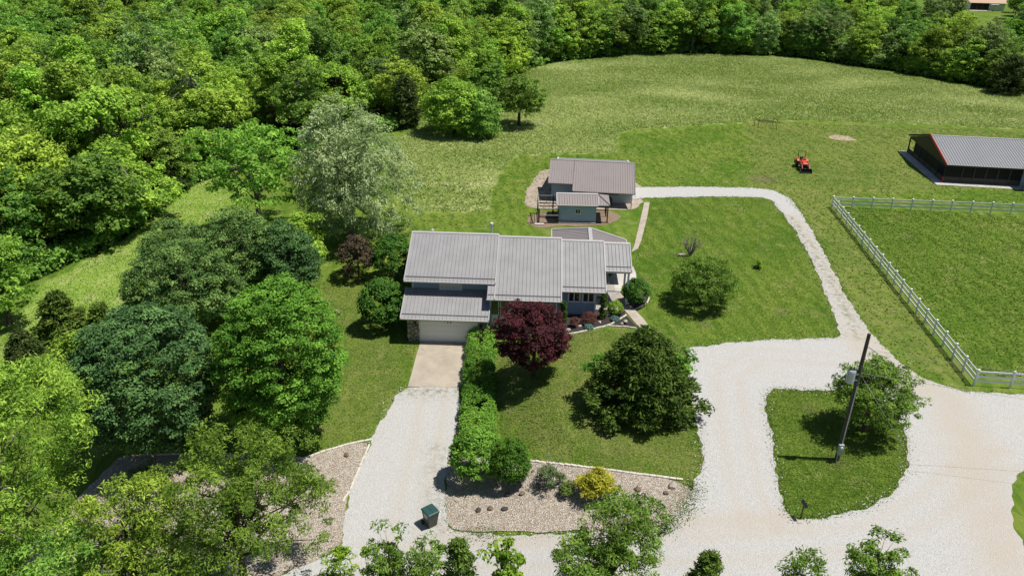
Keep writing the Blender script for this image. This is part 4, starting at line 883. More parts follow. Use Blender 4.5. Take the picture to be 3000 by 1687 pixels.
for u in (-0.68, 0.68):
    wheel(tk, u, 1.35, 0.58, 0.34); wheel(tk, u*0.88, -0.55, 0.36, 0.24)
    put('fender', MB().prism([(0.75, 1.0), (0.75, 1.12), (1.0, 1.3), (1.7, 1.3), (1.9, 1.15), (1.9, 1.05), (1.65, 1.18), (1.05, 1.18)], 0, u*0.74 if u > 0 else u*1.25, u*1.25 if u > 0 else u*0.74).mesh('fender', bevel=0.015), M['orange'], tk)
    a_ = MB().bar((u*0.78, 0.3, 1.25), (u*0.78, -0.9, 1.05), 0.09, 0.14).bar((u*0.78, -0.9, 1.05), (u*0.78, -1.5, 0.45), 0.09, 0.14).obj('loader_arm', M['orange'], tk)
    MB().tube([(u*0.78, 0.1, 0.9), (u*0.78, -0.8, 0.95)], 0.035, 8).obj('ram', M['galv'], a_)
    MB().box(u*0.78-0.06, u*0.78+0.06, 0.2, 0.4, 0.6, 1.3).obj('loader_post', M['orange'], tk)
    MB().bar((u*0.72, 1.75, 0.9), (u*0.80, 1.78, 1.7), 0.07).bar((u*0.80, 1.78, 1.7), (u*0.80, 1.80, 2.35), 0.07).obj('roll_bar_leg', M['gutter'], tk)
MB().bar((-0.56, 1.80, 2.35), (0.56, 1.80, 2.35), 0.08).obj('roll_bar_top', M['gutter'], tk)
MB().bar((-0.53, -0.85, 0.98), (0.53, -0.85, 0.98), 0.08).obj('loader_cross_bar', M['orange'], tk)
bk_ = MB(); prof = [(-1.55, 0.08), (-2.05, 0.06), (-2.05, 0.09), (-1.60, 0.12), (-1.52, 0.3), (-1.58, 0.62), (-1.62, 0.62), (-1.48, 0.3)]
bk_.prism([(y, z) for y, z in prof], 0, -0.85, 0.85)
buck = bk_.obj('bucket', M['black'], tk)
for u in (-0.86, 0.84): MB().prism([(-1.5, 0.08), (-2.04, 0.06), (-1.95, 0.3), (-1.6, 0.62)], 0, u, u+0.02).obj('bucket_side', M['black'], buck)
MB().box(-0.8, -0.2, 1.95, 2.5, 0.35, 0.75).obj('rear_implement', M['black'], tk)
rk = thing('iron_rack', 'thin rusty iron rack with slatted shelf by the edge of the tall meadow grass', 'rack', tuple(G(2248, 378)), R_(-4))
for u, w in ((-1.45, 0.0), (1.35, 0.0), (-1.75, 1.4), (1.05, 1.4)): MB().bar((u, w, 0), (u, w, 1.45), 0.055).obj('leg', M['iron'], rk)
for w in (0.05, 0.5, 0.95, 1.35): f = w/1.4; MB().bar((-1.45-0.3*f, w, 1.02), (1.35-0.3*f, w, 1.02), 0.07, 0.05).obj('slat', M['iron'], rk)
for u in (-1.45, 1.35): MB().bar((u, 0, 1.38), (u-0.3, 1.4, 1.38), 0.045).obj('end_rail', M['iron'], rk)
MB().bar((1.3, 0.0, 1.35), (1.8, -0.2, 0.9), 0.07).obj('brace', M['iron'], rk)

# ------------------------------------------------------------------ single rocks
def rock_mesh(seed, s, mat):
    rng = random.Random(seed); bm = bmesh.new(); bmesh.ops.create_icosphere(bm, subdivisions=1, radius=1)
    for v in bm.verts: v.co = Vector((v.co.x*s[0], v.co.y*s[1], v.co.z*s[2]))*rng.uniform(0.78, 1.15)
    me = bpy.data.meshes.new('rock'); bm.to_mesh(me); bm.free(); me.materials.append(mat); return me
ROCKS = [  # pixel, size (m), material, label
 (1401, 1497, .20, 'rock_dark', 'dark squat rock in the rock bed left of two upright stones'), (1435, 1492, .22, 'rock', 'tan upright stone in the rock bed, left one of a pair'), (1478, 1493, .21, 'rock_dark', 'dark brown upright stone in the rock bed, right one of a pair'),
 (1487, 1452, .24, 'rock_dark', 'dark slanted rock in the shade below the clipped round shrubs'), (1529, 1448, .24, 'rock', 'brown rock lying right below the clipped evergreen shrub'), (1339, 1468, .17, 'rock_pale', 'small white stone by the driveway side of the rock bed'),
 (1577, 1426, .2, 'rock', 'reddish brown stone below the grey-green juniper'), (1561, 1382, .16, 'rock', 'small brown stone above the grey-green juniper'), (1802, 1433, .3, 'rock', 'brown boulder just right of the golden juniper'),
 (1868, 1436, .26, 'rock', 'brown boulder midway between the golden juniper and the gravel lot'), (1970, 1427, .34, 'rock_pale', 'large pale boulder at the right end of the rock bed'), (1950, 1446, .2, 'rock', 'small brown stone below the large pale boulder'), (1915, 1462, .24, 'rock_pale', 'flat pale tan stone low in the right part of the rock bed'),
 (1015, 1336, .24, 'rock', 'brown round rock in the gravel corner below the bright maple'), (966, 1426, .28, 'rock', 'tan boulder near the driveway edging, right one of two'), (946, 1436, .28, 'rock', 'tan boulder near the driveway edging, left one of two'),
 (991, 917, .34, 'rock', 'brown rock lying alone on the lawn left of the house'), (498, 1376, .22, 'rock_pale', 'pale rock in the rock bed right of the spreading juniper'), (497, 1416, .2, 'rock', 'brown rock below the pale rock in the left rock bed'), (421, 1447, .22, 'rock', 'brown rock in the rock bed below the spreading juniper'),
]
for i, (px, py, s, m_, lb) in enumerate(ROCKS):
    p = G(px, py); rng = random.Random(i)
    o = put('rock', rock_mesh(i, (s*rng.uniform(.9, 1.2), s*rng.uniform(.7, 1), s*rng.uniform(.6, .9)), M[m_]), None, None, loc=(p[0], p[1], p[2]+s*0.35), rot=(0, 0, rng.uniform(0, 6)))
    tag(o, lb, 'rock', 'loose rocks in the beds')
for i, (zx, zy, s, lb) in enumerate([(2050, 860, .34, 'pale flat boulder at the foot of the right columnar evergreen'), (1810, 957, .2, 'pale stone between the orange barberry and the blue spruce'), (1982, 922, .2, 'pale tapered stone in the middle of the mulch bed'), (1702, 992, .26, 'pale stone at the left end of the curved mulch edging'), (2180, 935, .2, 'pale flat stone in the triangular mulch bed beside the lantern'), (2065, 740, .26, 'pale boulder left of the walk below the deck')]):
    p = G(1100+zx*.33125, 640+zy*.33125)
    o = put('rock', rock_mesh(50+i, (s, s*.7, s*.6), M['rock_pale']), None, None, loc=(p[0], p[1], p[2]+s*0.3), rot=(0, 0, i)); tag(o, lb, 'rock', 'loose rocks in the beds')
p = G(1100+2208*.33125, 640+930*.33125)
ln_ = thing('garden_lantern', 'small dark garden lantern with pale cap in the triangular mulch bed', 'lantern', tuple(p))
MB().tube([(0, 0, 0), (0, 0, .22)], [.10, .13], 8).obj('body', M['black'], ln_); MB().tube([(0, 0, .22), (0, 0, .3), (0, 0, .38)], [.2, .16, .02], 8).obj('cap', M['stoneC'], ln_)

# ------------------------------------------------------------------ foliage
def unit(v): return v/(np.linalg.norm(v, axis=-1, keepdims=True)+1e-9)
def leaf_mesh(name, pos, nrm, size, tint, mat, aspect=0.55, axis=None, droop=0.0):
    """leaf-sized rhombic faces: centre, facing, half length"""
    n = len(pos); rng = np.random.default_rng(n)
    nrm = unit(nrm)
    a = axis if axis is not None else rng.normal(size=(n, 3))
    a = unit(a-nrm*(a*nrm).sum(1, keepdims=True)); b = np.cross(nrm, a)
    s = np.asarray(size)[:, None]*np.ones((n, 1))
    v = np.empty((n, 4, 3)); v[:, 0] = pos-a*s; v[:, 1] = pos+b*s*aspect; v[:, 2] = pos+a*s+np.array([0, 0, -1])*s*droop; v[:, 3] = pos-b*s*aspect
    q = np.arange(n*4).reshape(n, 4)
    me = np_mesh(name, v.reshape(-1, 3), q, attrs={'tint': ('FACE', np.clip(tint, 0, 1))}); me.materials.append(mat); return me
def sph(rng, n, zmin=-1.0):
    z = rng.uniform(zmin, 1, n); t = rng.uniform(0, 2*np.pi, n); r = np.sqrt(np.maximum(0, 1-z*z)); return np.stack([r*np.cos(t), r*np.sin(t), z], 1)
def clump_leaves(rng, cen, rc, nl, flat=0.6, up=0.7, out=0.6, jit=0.5, ctint=None, lowcut=-0.35, oc=None):
    """leaves spread over the upper shell of every clump"""
    n = len(cen); d = sph(rng, n*nl, lowcut); r = np.repeat(rc, nl)[:, None]
    off = d*np.array([1, 1, flat])*r*rng.uniform(0.45, 1.0, (n*nl, 1))
    pos = np.repeat(cen, nl, 0)+off
    nr = d*out+np.array([0, 0, up])+rng.normal(size=(n*nl, 3))*jit
    if oc is not None: nr += unit(np.repeat(cen-oc, nl, 0))*0.35
    ct = rng.uniform(0.12, 0.88, n) if ctint is None else ctint
    t = np.repeat(ct, nl)+rng.normal(size=n*nl)*0.17
    return pos, nr, t
def branches(rng, base_r, h_trunk, cen, n=10, lean=(0, 0), k=7, limb_r=0.45):
    """a tapered trunk with limbs reaching towards some of the clumps"""
    mb = MB(); top = (lean[0], lean[1], h_trunk)
    mb.tube([(0, 0, -0.4), (lean[0]*.3, lean[1]*.3, h_trunk*0.35), (lean[0]*.7, lean[1]*.7, h_trunk*0.7), top], [base_r*1.25, base_r, base_r*0.75, base_r*0.4], k)
    idx = rng.choice(len(cen), min(n, len(cen)), replace=False)
    for i in idx:
        c = cen[i]; s = rng.uniform(0.35, 0.95); st = np.array([lean[0]*s, lean[1]*s, h_trunk*s]); e = st+(c-st)*0.92
        m = (st+e)/2+np.array([0, 0, 0.12*np.linalg.norm(e-st)*rng.uniform(-0.3, 1)]); r0 = base_r*limb_r*(1.15-0.6*s)
        mb.tube([tuple(st), tuple(m), tuple(e)], [r0, r0*0.6, r0*0.18], 5)
    return mb.mesh('trunk', fix=False)
def dome_clumps(rng, n, R, Hc, z0, zlow=-0.55, bumps=7, amp=0.13, depth=(0.80, 1.02), power=1.0):
    """clump centres over an uneven dome: radius R, crown from z0 to z0+Hc"""
    d = sph(rng, n, zlow); bd = sph(rng, bumps); ba = rng.uniform(-1, 1, bumps)*amp
    f = 1+(np.maximum(0, d@bd.T)**4@ba)
    r = f*rng.uniform(depth[0], depth[1], n)
    zc = z0+Hc*0.45; up = np.where(d[:, 2] > 0, Hc*0.55, Hc*0.45)
    return np.stack([d[:, 0]*R*r, d[:, 1]*R*r, zc+d[:, 2]*up*r], 1), np.array([0, 0, zc])
def lobe_clumps(rng, n, R, Hc, z0, nl=7, rl=(0.38, 0.6)):
    """clump centres over several overlapping lobes: an uneven, gappy crown"""
    cs = []; rs = []
    for i in range(nl):
        a = 2*np.pi*i/nl*1.0+rng.uniform(-0.5, 0.5); rr = R*rng.uniform(*rl); ring = rng.uniform(0.25, 0.75)*(R-rr*0.6) if i else 0.1*R
        zz = z0+Hc*(rng.uniform(0.25, 0.72) if i else 0.78); cs.append((ring*np.cos(a)*1.2, ring*np.sin(a)*1.2, zz)); rs.append(rr)
    cs = np.array(cs); rs = np.array(rs); out = []; w = rs**2/np.sum(rs**2)
    while len(out) < n:
        i = rng.choice(nl, p=w); d = sph(rng, 1, -0.6)[0]; c = cs[i]+d*rs[i]*np.array([1, 1, 0.85])*rng.uniform(0.72, 1.05)
        dd = np.linalg.norm((cs-c)/rs[:, None], axis=1); dd[i] = 9
        if dd.min() < 0.7 and rng.random() < 0.8: continue
        if c[2] > z0+Hc: c[2] = z0+Hc-rng.uniform(0, .3)
        if c[2] < z0*0.6: continue
        out.append(c)
    return np.array(out), np.array([0, 0, z0+Hc*0.4])
def plant(name, label, cat, base, crown, trunk=None, tmat='bark', group=None, rz=0.0, extra=None):
    t = thing(name, label, cat, tuple(base), rz, group)
    put('crown', crown, None, t)
    if trunk is not None: put('trunk', trunk, M[tmat], t)
    return t
def span(base_px, top_y, w_px, off_x=0):
    """base point, height and width in metres of a plant seen from base pixel to top pixel row"""
    b = G(*base_px); dz = np.linalg.norm(b-CAM); sc = F_PX/((b-CAM)@FW); lo, hi = 0.0, 40.0
    for _ in range(40):
        m = (lo+hi)/2
        if PJ(b+np.array([0, 0, m]))[1] > top_y: lo = m
        else: hi = m
    sc2 = F_PX/((b+np.array([0, 0, lo*0.5])-CAM)@FW)
    return b, lo, w_px/sc2
def dome_tree(name, label, base_px, top_y, w_px, lf, seed, n_cl=300, r_cl=0.55, nl=60, ls=0.13, z0f=0.08, flat=0.5, trunk_r=0.28, cat='tree', group=None, jit=0.45, aspect=0.6, up=0.8, zlow=-0.7, depth=(0.80, 1.02), amp=0.14, limbs=14, hscale=1.0, tmat='bark', fill=0.0, droop=0.25):
    b, h, w = span(base_px, top_y, w_px); rng = np.random.default_rng(seed); R = w/2-r_cl*0.35; h *= hscale
    z0 = h*z0f; Hc = h-z0-r_cl*flat*0.6
    cen, oc = dome_clumps(rng, n_cl, R, Hc, z0, zlow, amp=amp, depth=depth)
    rc = r_cl*rng.uniform(0.6, 1.3, n_cl); p, nr, t = clump_leaves(rng, cen, rc, nl, flat, up, 0.5, jit, oc=oc)
    if fill:
        ci, _ = dome_clumps(rng, int(n_cl*fill), R, Hc, z0, zlow, amp=amp, depth=(0.5, 0.8)); pi, ni, ti = clump_leaves(rng, ci, np.full(len(ci), r_cl*1.3), nl//2, 0.7, up, 0.5, jit, oc=oc)
        p = np.concatenate([p, pi]); nr = np.concatenate([nr, ni]); t = np.concatenate([t, ti])
    ok = p[:, 2] > 0.05; p, nr, t = p[ok], nr[ok], t[ok]
    me = leaf_mesh('crown', p, nr, ls*rng.uniform(0.7, 1.25, len(p)), t, LF[lf], aspect, droop=droop)
    return plant(name, label, cat, b, me, branches(rng, trunk_r, h*0.72, cen, limbs), tmat, group)
def lobe_tree(name, label, base_px, top_y, w_px, lf, seed, n_cl=260, r_cl=0.6, nl=55, ls=0.13, z0f=0.2, flat=0.6, trunk_r=0.2, nlobes=8, cat='tree', group=None, jit=0.6, aspect=0.45, up=0.55, limbs=26, tmat='bark', rl=(0.34, 0.55), droop=0.3):
    b, h, w = span(base_px, top_y, w_px); rng = np.random.default_rng(seed); z0 = h*z0f
    cen, oc = lobe_clumps(rng, n_cl, w/2, h-z0, z0, nlobes, rl)
    rc = r_cl*rng.uniform(0.6, 1.3, len(cen)); p, nr, t = clump_leaves(rng, cen, rc, nl, flat, up, 0.5, jit, oc=oc)
    me = leaf_mesh('crown', p, nr, ls*rng.uniform(0.7, 1.3, len(p)), t, LF[lf], aspect, droop=droop)
    return plant(name, label, cat, b, me, branches(rng, trunk_r, h*0.7, cen, limbs), tmat, group)
def cedar_crown(rng, R, h, n_cl, r_cl, nl, ls, mat, top=0.12, cone=0.8, aspect=0.28, low=0.02):
    z = rng.uniform(low, 1, n_cl)**0.9; prof = np.where(z < 0.25, 0.75+z, (1-(z-0.25)/0.75)**cone*(1-top)+top)
    a = rng.uniform(0, 2*np.pi, n_cl); bump = 1+0.16*np.sin(3*a+z*9)+0.12*np.sin(5*a-z*14)
    r = R*prof*bump*rng.uniform(0.6, 1.0, n_cl)
    cen = np.stack([r*np.cos(a), r*np.sin(a), z*h], 1); rc = r_cl*rng.uniform(0.6, 1.3, n_cl)
    p, nr, t = clump_leaves(rng, cen, rc, nl, 0.6, 0.5, 0.4, 0.7)
    ax = unit(np.repeat(np.stack([np.cos(a), np.sin(a), np.full(n_cl, 0.55)], 1), nl, 0)+rng.normal(size=(len(p), 3))*0.45)
    ok = p[:, 2] > 0.03
    return leaf_mesh('crown', p[ok], nr[ok], ls*rng.uniform(0.6, 1.3, ok.sum()), t[ok], mat, aspect, axis=ax[ok]), cen
def cedar(name, label, base_px, top_y, w_px, lf, seed, n_cl=400, r_cl=0.4, nl=45, ls=0.16, cat='tree', group=None, cone=0.8, top=0.12, trunk_r=0.16):
    b, h, w = span(base_px, top_y, w_px); rng = np.random.default_rng(seed)
    me, cen = cedar_crown(rng, w/2*0.93, h*0.97, n_cl, r_cl, nl, ls, LF[lf], top, cone)
    return plant(name, label, cat, b, me, branches(rng, trunk_r, h*0.8, cen, 8), 'bark', group)
def shrub(name, label, base_px, top_y, w_px, lf, seed, n_cl=90, r_cl=0.22, nl=45, ls=0.06, cat='shrub', group=None, flat=0.8, aspect=0.5, jit=0.5, zlow=-0.2, depth=(0.85, 1.02), amp=0.08, hmin=0.0, axis_up=False):
    b, h, w = span(base_px, top_y, w_px); rng = np.random.default_rng(seed); h = max(h, hmin)
    cen, oc = dome_clumps(rng, n_cl, w/2-r_cl*0.3, h*1.0-r_cl*0.3, 0.0, zlow, amp=amp, depth=depth)
    rc = r_cl*rng.uniform(0.7, 1.25, n_cl); p, nr, t = clump_leaves(rng, cen, rc, nl, flat, 0.6, 0.6, jit, oc=oc)
    ok = p[:, 2] > 0.02; p, nr, t = p[ok], nr[ok], t[ok]; ax = None
    if axis_up: ax = unit(unit(p-np.array([0, 0, 0.0]))+rng.normal(size=p.shape)*0.4+np.array([0, 0, 0.4]))
    me = leaf_mesh('crown', p, nr, ls*rng.uniform(0.7, 1.25, len(p)), t, LF[lf], aspect, axis=ax)
    tr_ = MB()
    for k in range(5): c = cen[rng.integers(n_cl)]; tr_.tube([(0, 0, -0.1), tuple(c*0.5), tuple(c*0.9)], [0.035, 0.025, 0.01], 5)
    t_ = thing(name, label, cat, tuple(b), 0, group); put('foliage', me, None, t_); put('stem', tr_.mesh('stem', fix=False), M['bark'], t_); return t_

def spray_tree(name, label, base_px, top_y, w_px, lf, seed, n_cl, r_cl, nl, ls):
    b, h, w = span(base_px, top_y, w_px); rng = np.random.default_rng(seed)
    z = rng.uniform(0.03, 1, n_cl)**0.85; a = rng.uniform(0, 2*np.pi, n_cl)
    prof = np.clip(1.02-0.9*np.maximum(0, z-0.22)**1.25/0.78**1.25, 0.08, 1)*np.clip(0.72+z*2, 0, 1)
    bump = 1+0.13*np.sin(3*a+z*7+1)+0.10*np.sin(5*a-z*13)+0.07*np.sin(9*a+z*21)
    r = w/2*prof*bump*np.where(rng.random(n_cl) < 0.75, rng.uniform(0.84, 1.02, n_cl), rng.uniform(0.45, 0.84, n_cl))
    cen = np.stack([r*np.cos(a), r*np.sin(a), z*h*0.96], 1); rc = r_cl*rng.uniform(0.6, 1.35, n_cl)
    p, nr, t = clump_leaves(rng, cen, rc, nl, 0.55, 0.6, 0.4, 0.7)
    ax = unit(np.repeat(np.stack([np.cos(a), np.sin(a), np.full(n_cl, 0.25)], 1), nl, 0)+rng.normal(size=(len(p), 3))*0.55); ok = p[:, 2] > 0.03
    me = leaf_mesh('crown', p[ok], nr[ok], ls*rng.uniform(0.6, 1.3, ok.sum()), t[ok], LF[lf], 0.32, axis=ax[ok])
    return plant(name, label, 'tree', b, me, branches(rng, 0.25, h*0.8, cen, 12), 'bark')
# the big maples left of the driveway
dome_tree('maple_tree', 'bright green dense maple on the lawn nearest the concrete apron', (848, 1292), 810, 376, 'maple_bright', 11, 660, 0.55, 100, 0.088, 0.10, 0.5, 0.3, amp=0.10, fill=0.45, zlow=-0.9, jit=0.6)
dome_tree('maple_tree', 'dark bluish green dense maple standing left of the bright green one', (466, 1318), 905, 410, 'maple_dark', 12, 640, 0.58, 96, 0.09, 0.10, 0.45, 0.3, amp=0.18, fill=0.45, zlow=-0.9, jit=0.6)
dome_tree('maple_tree', 'deep green glossy maple directly behind the two front maples', (556, 968), 708, 322, 'maple_deep', 13, 520, 0.52, 86, 0.085, 0.05, 0.65, 0.3, amp=0.16, fill=0.45, zlow=-0.9, jit=0.7)
dome_tree('maple_tree', 'deep green maple with pale top, leftmost of the rear maples', (545, 872), 646, 225, 'maple_deep', 15, 330, 0.52, 80, 0.088, 0.05, 0.65, 0.26, amp=0.14, fill=0.4, zlow=-0.9, jit=0.7)
dome_tree('maple_tree', 'deep green maple with pale top, middle one of the rear maples', (728, 856), 616, 242, 'maple_deep', 16, 360, 0.52, 80, 0.088, 0.05, 0.65, 0.26, amp=0.14, fill=0.4, zlow=-0.9, jit=0.7)
dome_tree('maple_tree', 'dark green maple at the right end of the rear maples', (858, 866), 652, 185, 'maple_dark', 14, 300, 0.52, 80, 0.088, 0.05, 0.6, 0.26, amp=0.14, fill=0.4, zlow=-0.9, jit=0.7)
# the red maple and the cedar on the front lawn
dome_tree('red_maple', 'dark red leaved maple in front of the house entry', (1562, 1106), 884, 204, 'red', 21, 330, 0.40, 64, 0.085, 0.2, 0.5, 0.14, amp=0.3, zlow=-0.8, fill=0.3, depth=(0.7, 1.05), jit=0.65)
spray_tree('cedar_tree', 'broad dark olive cedar on the front lawn beside the parking gravel', (1872, 1196), 966, 305, 'cedar', 22, 560, 0.55, 62, 0.16)
lobe_tree('young_tree', 'bright green deciduous sapling growing through the right side of the broad cedar', (1945, 1180), 1030, 210, 'maple_bright', 23, 46, 0.42, 38, 0.12, 0.35, 0.6, 0.07, 6, limbs=16)
lobe_tree('young_tree', 'bright green deciduous sapling growing through the left side of the broad cedar', (1745, 1165), 1035, 90, 'maple_bright', 24, 22, 0.40, 40, 0.12, 0.3, 0.6, 0.06, 4, limbs=8)
dome_tree('lawn_tree', 'round fine leaved tree standing alone on the lawn right of the house', (2052, 892), 755, 205, 'olive', 25, 360, 0.40, 60, 0.085, 0.12, 0.7, 0.13, jit=0.7, depth=(0.6, 1.03), limbs=30, aspect=0.4)
dome_tree('island_tree', 'loose crowned tree on the grass island behind the utility pole', (2530, 1262), 1055, 248, 'olive', 26, 400, 0.40, 58, 0.085, 0.16, 0.6, 0.15, jit=0.7, depth=(0.5, 1.03), limbs=34, aspect=0.4, amp=0.22)
# the silver willow and its neighbours
def willow(label, base_px, top_y, w_px, seed):
    b, h, w = span(base_px, top_y, w_px); rng = np.random.default_rng(seed)
    c1, oc = dome_clumps(rng, 420, w/2*0.95, h*0.95, h*0.02, -0.85, amp=0.35, depth=(0.75, 1.03)); c2, oc = dome_clumps(rng, 260, w/2*0.95, h*0.95, h*0.02, -0.85, amp=0.35, depth=(0.35, 0.75)); cen = np.concatenate([c1, c2]); rc = 0.7*rng.uniform(0.6, 1.3, len(cen))
    p, nr, t = clump_leaves(rng, cen, rc, 60, 1.1, 0.7, 0.5, 0.6, oc=oc)
    ax = np.array([0, 0, -0.8])+rng.normal(size=p.shape)*0.5+unit(p-oc)*0.4
    me = leaf_mesh('crown', p, nr, 0.17*rng.uniform(0.6, 1.3, len(p)), t, LF['willow'], 0.30, axis=ax)
    return plant('willow_tree', label, 'tree', b, me, branches(rng, 0.32, h*0.7, cen, 34), 'bark_pale')
willow('tall silvery grey-green willow behind the house', (1030, 690), 312, 330, 31)
lobe_tree('field_tree', 'light green open crowned tree left of the silvery willow', (765, 680), 378, 385, 'wood', 32, 240, 0.85, 46, 0.19, 0.22, 0.55, 0.26, 11, limbs=40, tmat='bark_pale')
lobe_tree('field_tree', 'low yellow-green tree behind the rear maples below the silvery willow', (900, 780), 620, 190, 'wood', 33, 110, 0.7, 42, 0.17, 0.1, 0.6, 0.14, 6)
dome_tree('plum_tree', 'small purple brown leaved tree beside the dark yews', (1052, 812), 690, 130, 'purple', 34, 120, 0.36, 44, 0.09, 0.1, 0.7, 0.09, depth=(0.5, 1.02), jit=0.8)
shrub('yew_shrub', 'large dark green yew at the back left corner of the house', (1160, 822), 690, 125, 'yew', 35, 190, 0.40, 52, 0.11, zlow=-0.3, amp=0.2)
shrub('yew_shrub', 'large dark green yew beside the garage stone pier', (1130, 960), 822, 130, 'yew', 36, 190, 0.40, 52, 0.11, zlow=-0.3, amp=0.2)
# trees standing in the meadow
dome_tree('meadow_tree', 'light green spreading tree at the left of the meadow clump', (1330, 392), 222, 190, 'wood', 41, 300, 0.8, 44, 0.18, 0.02, 0.6, 0.2, zlow=-0.9, amp=0.35, depth=(0.65, 1.04), jit=0.7, fill=0.3)
lobe_tree('meadow_tree', 'tall thin tree with vines in the middle of the meadow clump', (1440, 360), 182, 105, 'wood_deep', 42, 90, 0.8, 38, 0.2, 0.35, 0.6, 0.16, 6, limbs=22)
dome_tree('meadow_tree', 'round olive green tree at the right of the meadow clump', (1520, 370), 212, 165, 'olive', 43, 230, 0.7, 44, 0.17, 0.14, 0.7, 0.22, depth=(0.5, 1.02), jit=0.7, limbs=24)
dome_tree('meadow_tree', 'low leafy green tree at the front of the meadow clump', (1405, 400), 262, 140, 'wood_deep', 44, 220, 0.7, 44, 0.17, 0.0, 0.6, 0.15, zlow=-0.9, amp=0.3, depth=(0.65, 1.04), jit=0.7, fill=0.3)
# conifers along the wood edge
cedar('cedar_tree', 'dark brownish cedar at the wood edge above the silvery willow', (985, 350), 222, 125, 'cedar_brown', 45, 200, 0.7, 40, 0.26, cone=0.7)
cedar('cedar_tree', 'dark narrow cedar at the wood edge left of the meadow clump', (1190, 372), 222, 95, 'cedar_brown', 46, 190, 0.65, 40, 0.26, cone=0.6)
cedar('cedar_tree', 'dark cedar standing in shade beside the rough field gap', (510, 565), 452, 85, 'cedar_brown', 47, 140, 0.55, 36, 0.22)
cedar('cedar_tree', 'dark olive cedar at the right end of the far treeline', (2945, 275), 165, 120, 'cedar_brown', 48, 190, 0.75, 38, 0.28, cone=0.6)
cedar('cedar_bush', 'olive cedar in the rough field left of the dark bluish maple', (195, 1010), 858, 160, 'cedar', 51, 260, 0.5, 44, 0.18, cone=0.7)
cedar('cedar_bush', 'smaller olive cedar between the rough field and the dark bluish maple', (320, 1030), 890, 120, 'cedar', 52, 190, 0.45, 44, 0.17)
cedar('cedar_bush', 'low dark cedar at the left edge below the rough field', (95, 1110), 975, 150, 'cedar_brown', 53, 200, 0.45, 44, 0.17)
lobe_tree('field_tree', 'yellow-green tree at the left edge in front of the rough field', (30, 950), 690, 220, 'wood', 54, 150, 0.8, 46, 0.18, 0.15, 0.55, 0.18, 8)
lobe_tree('field_tree', 'yellow-green bushy tree left of the dark bluish maple', (235, 1180), 985, 190, 'wood', 55, 130, 0.62, 46, 0.15, 0.1, 0.6, 0.13, 7)
lobe_tree('field_tree', 'silvery pale tree at the left edge above the foreground oak', (-20, 1240), 1030, 150, 'willow', 56, 80, 0.6, 40, 0.13, 0.1, 0.6, 0.12, 6)
# foreground trees along the near road
OK = dict(aspect=0.32, jit=0.7, up=0.5, flat=0.75, droop=0.5)
lobe_tree('oak_tree', 'large yellow-green oak filling the bottom left corner', (60, 1800), 1068, 760, 'oak', 61, 700, 0.60, 84, 0.10, 0.05, trunk_r=0.24, nlobes=18, limbs=50, tmat='bark_pale', **OK)
lobe_tree('oak_tree', 'yellow-green oak with twin tops in front of the left rock bed', (730, 1770), 1236, 590, 'oak', 62, 520, 0.52, 78, 0.092, 0.03, trunk_r=0.17, nlobes=17, limbs=46, **OK)
lobe_tree('oak_tree', 'smaller green oak between the two large foreground oaks', (430, 1810), 1400, 420, 'oak', 63, 270, 0.5, 64, 0.095, 0.03, trunk_r=0.12, nlobes=11, limbs=24, **OK)
lobe_tree('oak_tree', 'low green oak filling the bottom edge below the small front oak', (250, 1950), 1530, 420, 'wood_deep', 73, 240, 0.5, 50, 0.12, 0.05, trunk_r=0.12, nlobes=10, limbs=24, **OK)
lobe_tree('roadside_tree', 'slender loose tree at the bottom edge left of the wheelie bin', (1150, 1780), 1500, 175, 'olive', 64, 70, 0.34, 36, 0.11, 0.1, trunk_r=0.06, nlobes=7, limbs=30, tmat='bark_pale', **OK)
lobe_tree('roadside_tree', 'low loose leafy tree at the bottom edge below the wheelie bin', (1250, 1790), 1560, 200, 'olive', 65, 80, 0.34, 36, 0.10, 0.1, trunk_r=0.06, nlobes=7, limbs=24, **OK)
cedar('roadside_cedar', 'small olive cedar at the bottom edge right below the wheelie bin', (1345, 1780), 1575, 150, 'cedar', 66, 120, 0.28, 40, 0.12, cone=0.9, trunk_r=0.07)
lobe_tree('roadside_tree', 'bright lime green sapling at the bottom edge left of the loose green tree', (1480, 1790), 1560, 150, 'lime', 67, 46, 0.34, 34, 0.13, 0.15, 0.6, 0.05, 6, limbs=16, jit=0.7)
lobe_tree('roadside_tree', 'loose dark green tree at the bottom in front of the golden juniper', (1765, 1800), 1435, 400, 'olive', 68, 300, 0.42, 46, 0.10, 0.1, trunk_r=0.13, nlobes=13, limbs=60, rl=(0.28, 0.44), **OK)
cedar('roadside_cedar', 'small dark cedar at the bottom edge right of the loose green tree', (2050, 1800), 1612, 150, 'cedar', 69, 120, 0.28, 40, 0.12, cone=0.9, trunk_r=0.07)
lobe_tree('roadside_tree', 'low loose tree at the bottom edge left of the taller roadside tree', (2320, 1800), 1605, 180, 'olive', 70, 70, 0.34, 36, 0.10, 0.1, trunk_r=0.06, nlobes=6, limbs=24, **OK)
lobe_tree('roadside_tree', 'taller loose tree at the bottom edge below the grass island', (2525, 1800), 1545, 220, 'olive', 71, 110, 0.36, 40, 0.10, 0.15, trunk_r=0.08, nlobes=8, limbs=34, **OK)
lobe_tree('roadside_tree', 'lime green low tree at the bottom edge under the twin topped oak', (1010, 1800), 1600, 170, 'lime', 72, 60, 0.36, 40, 0.11, 0.1, trunk_r=0.06, nlobes=6, limbs=18, **OK)

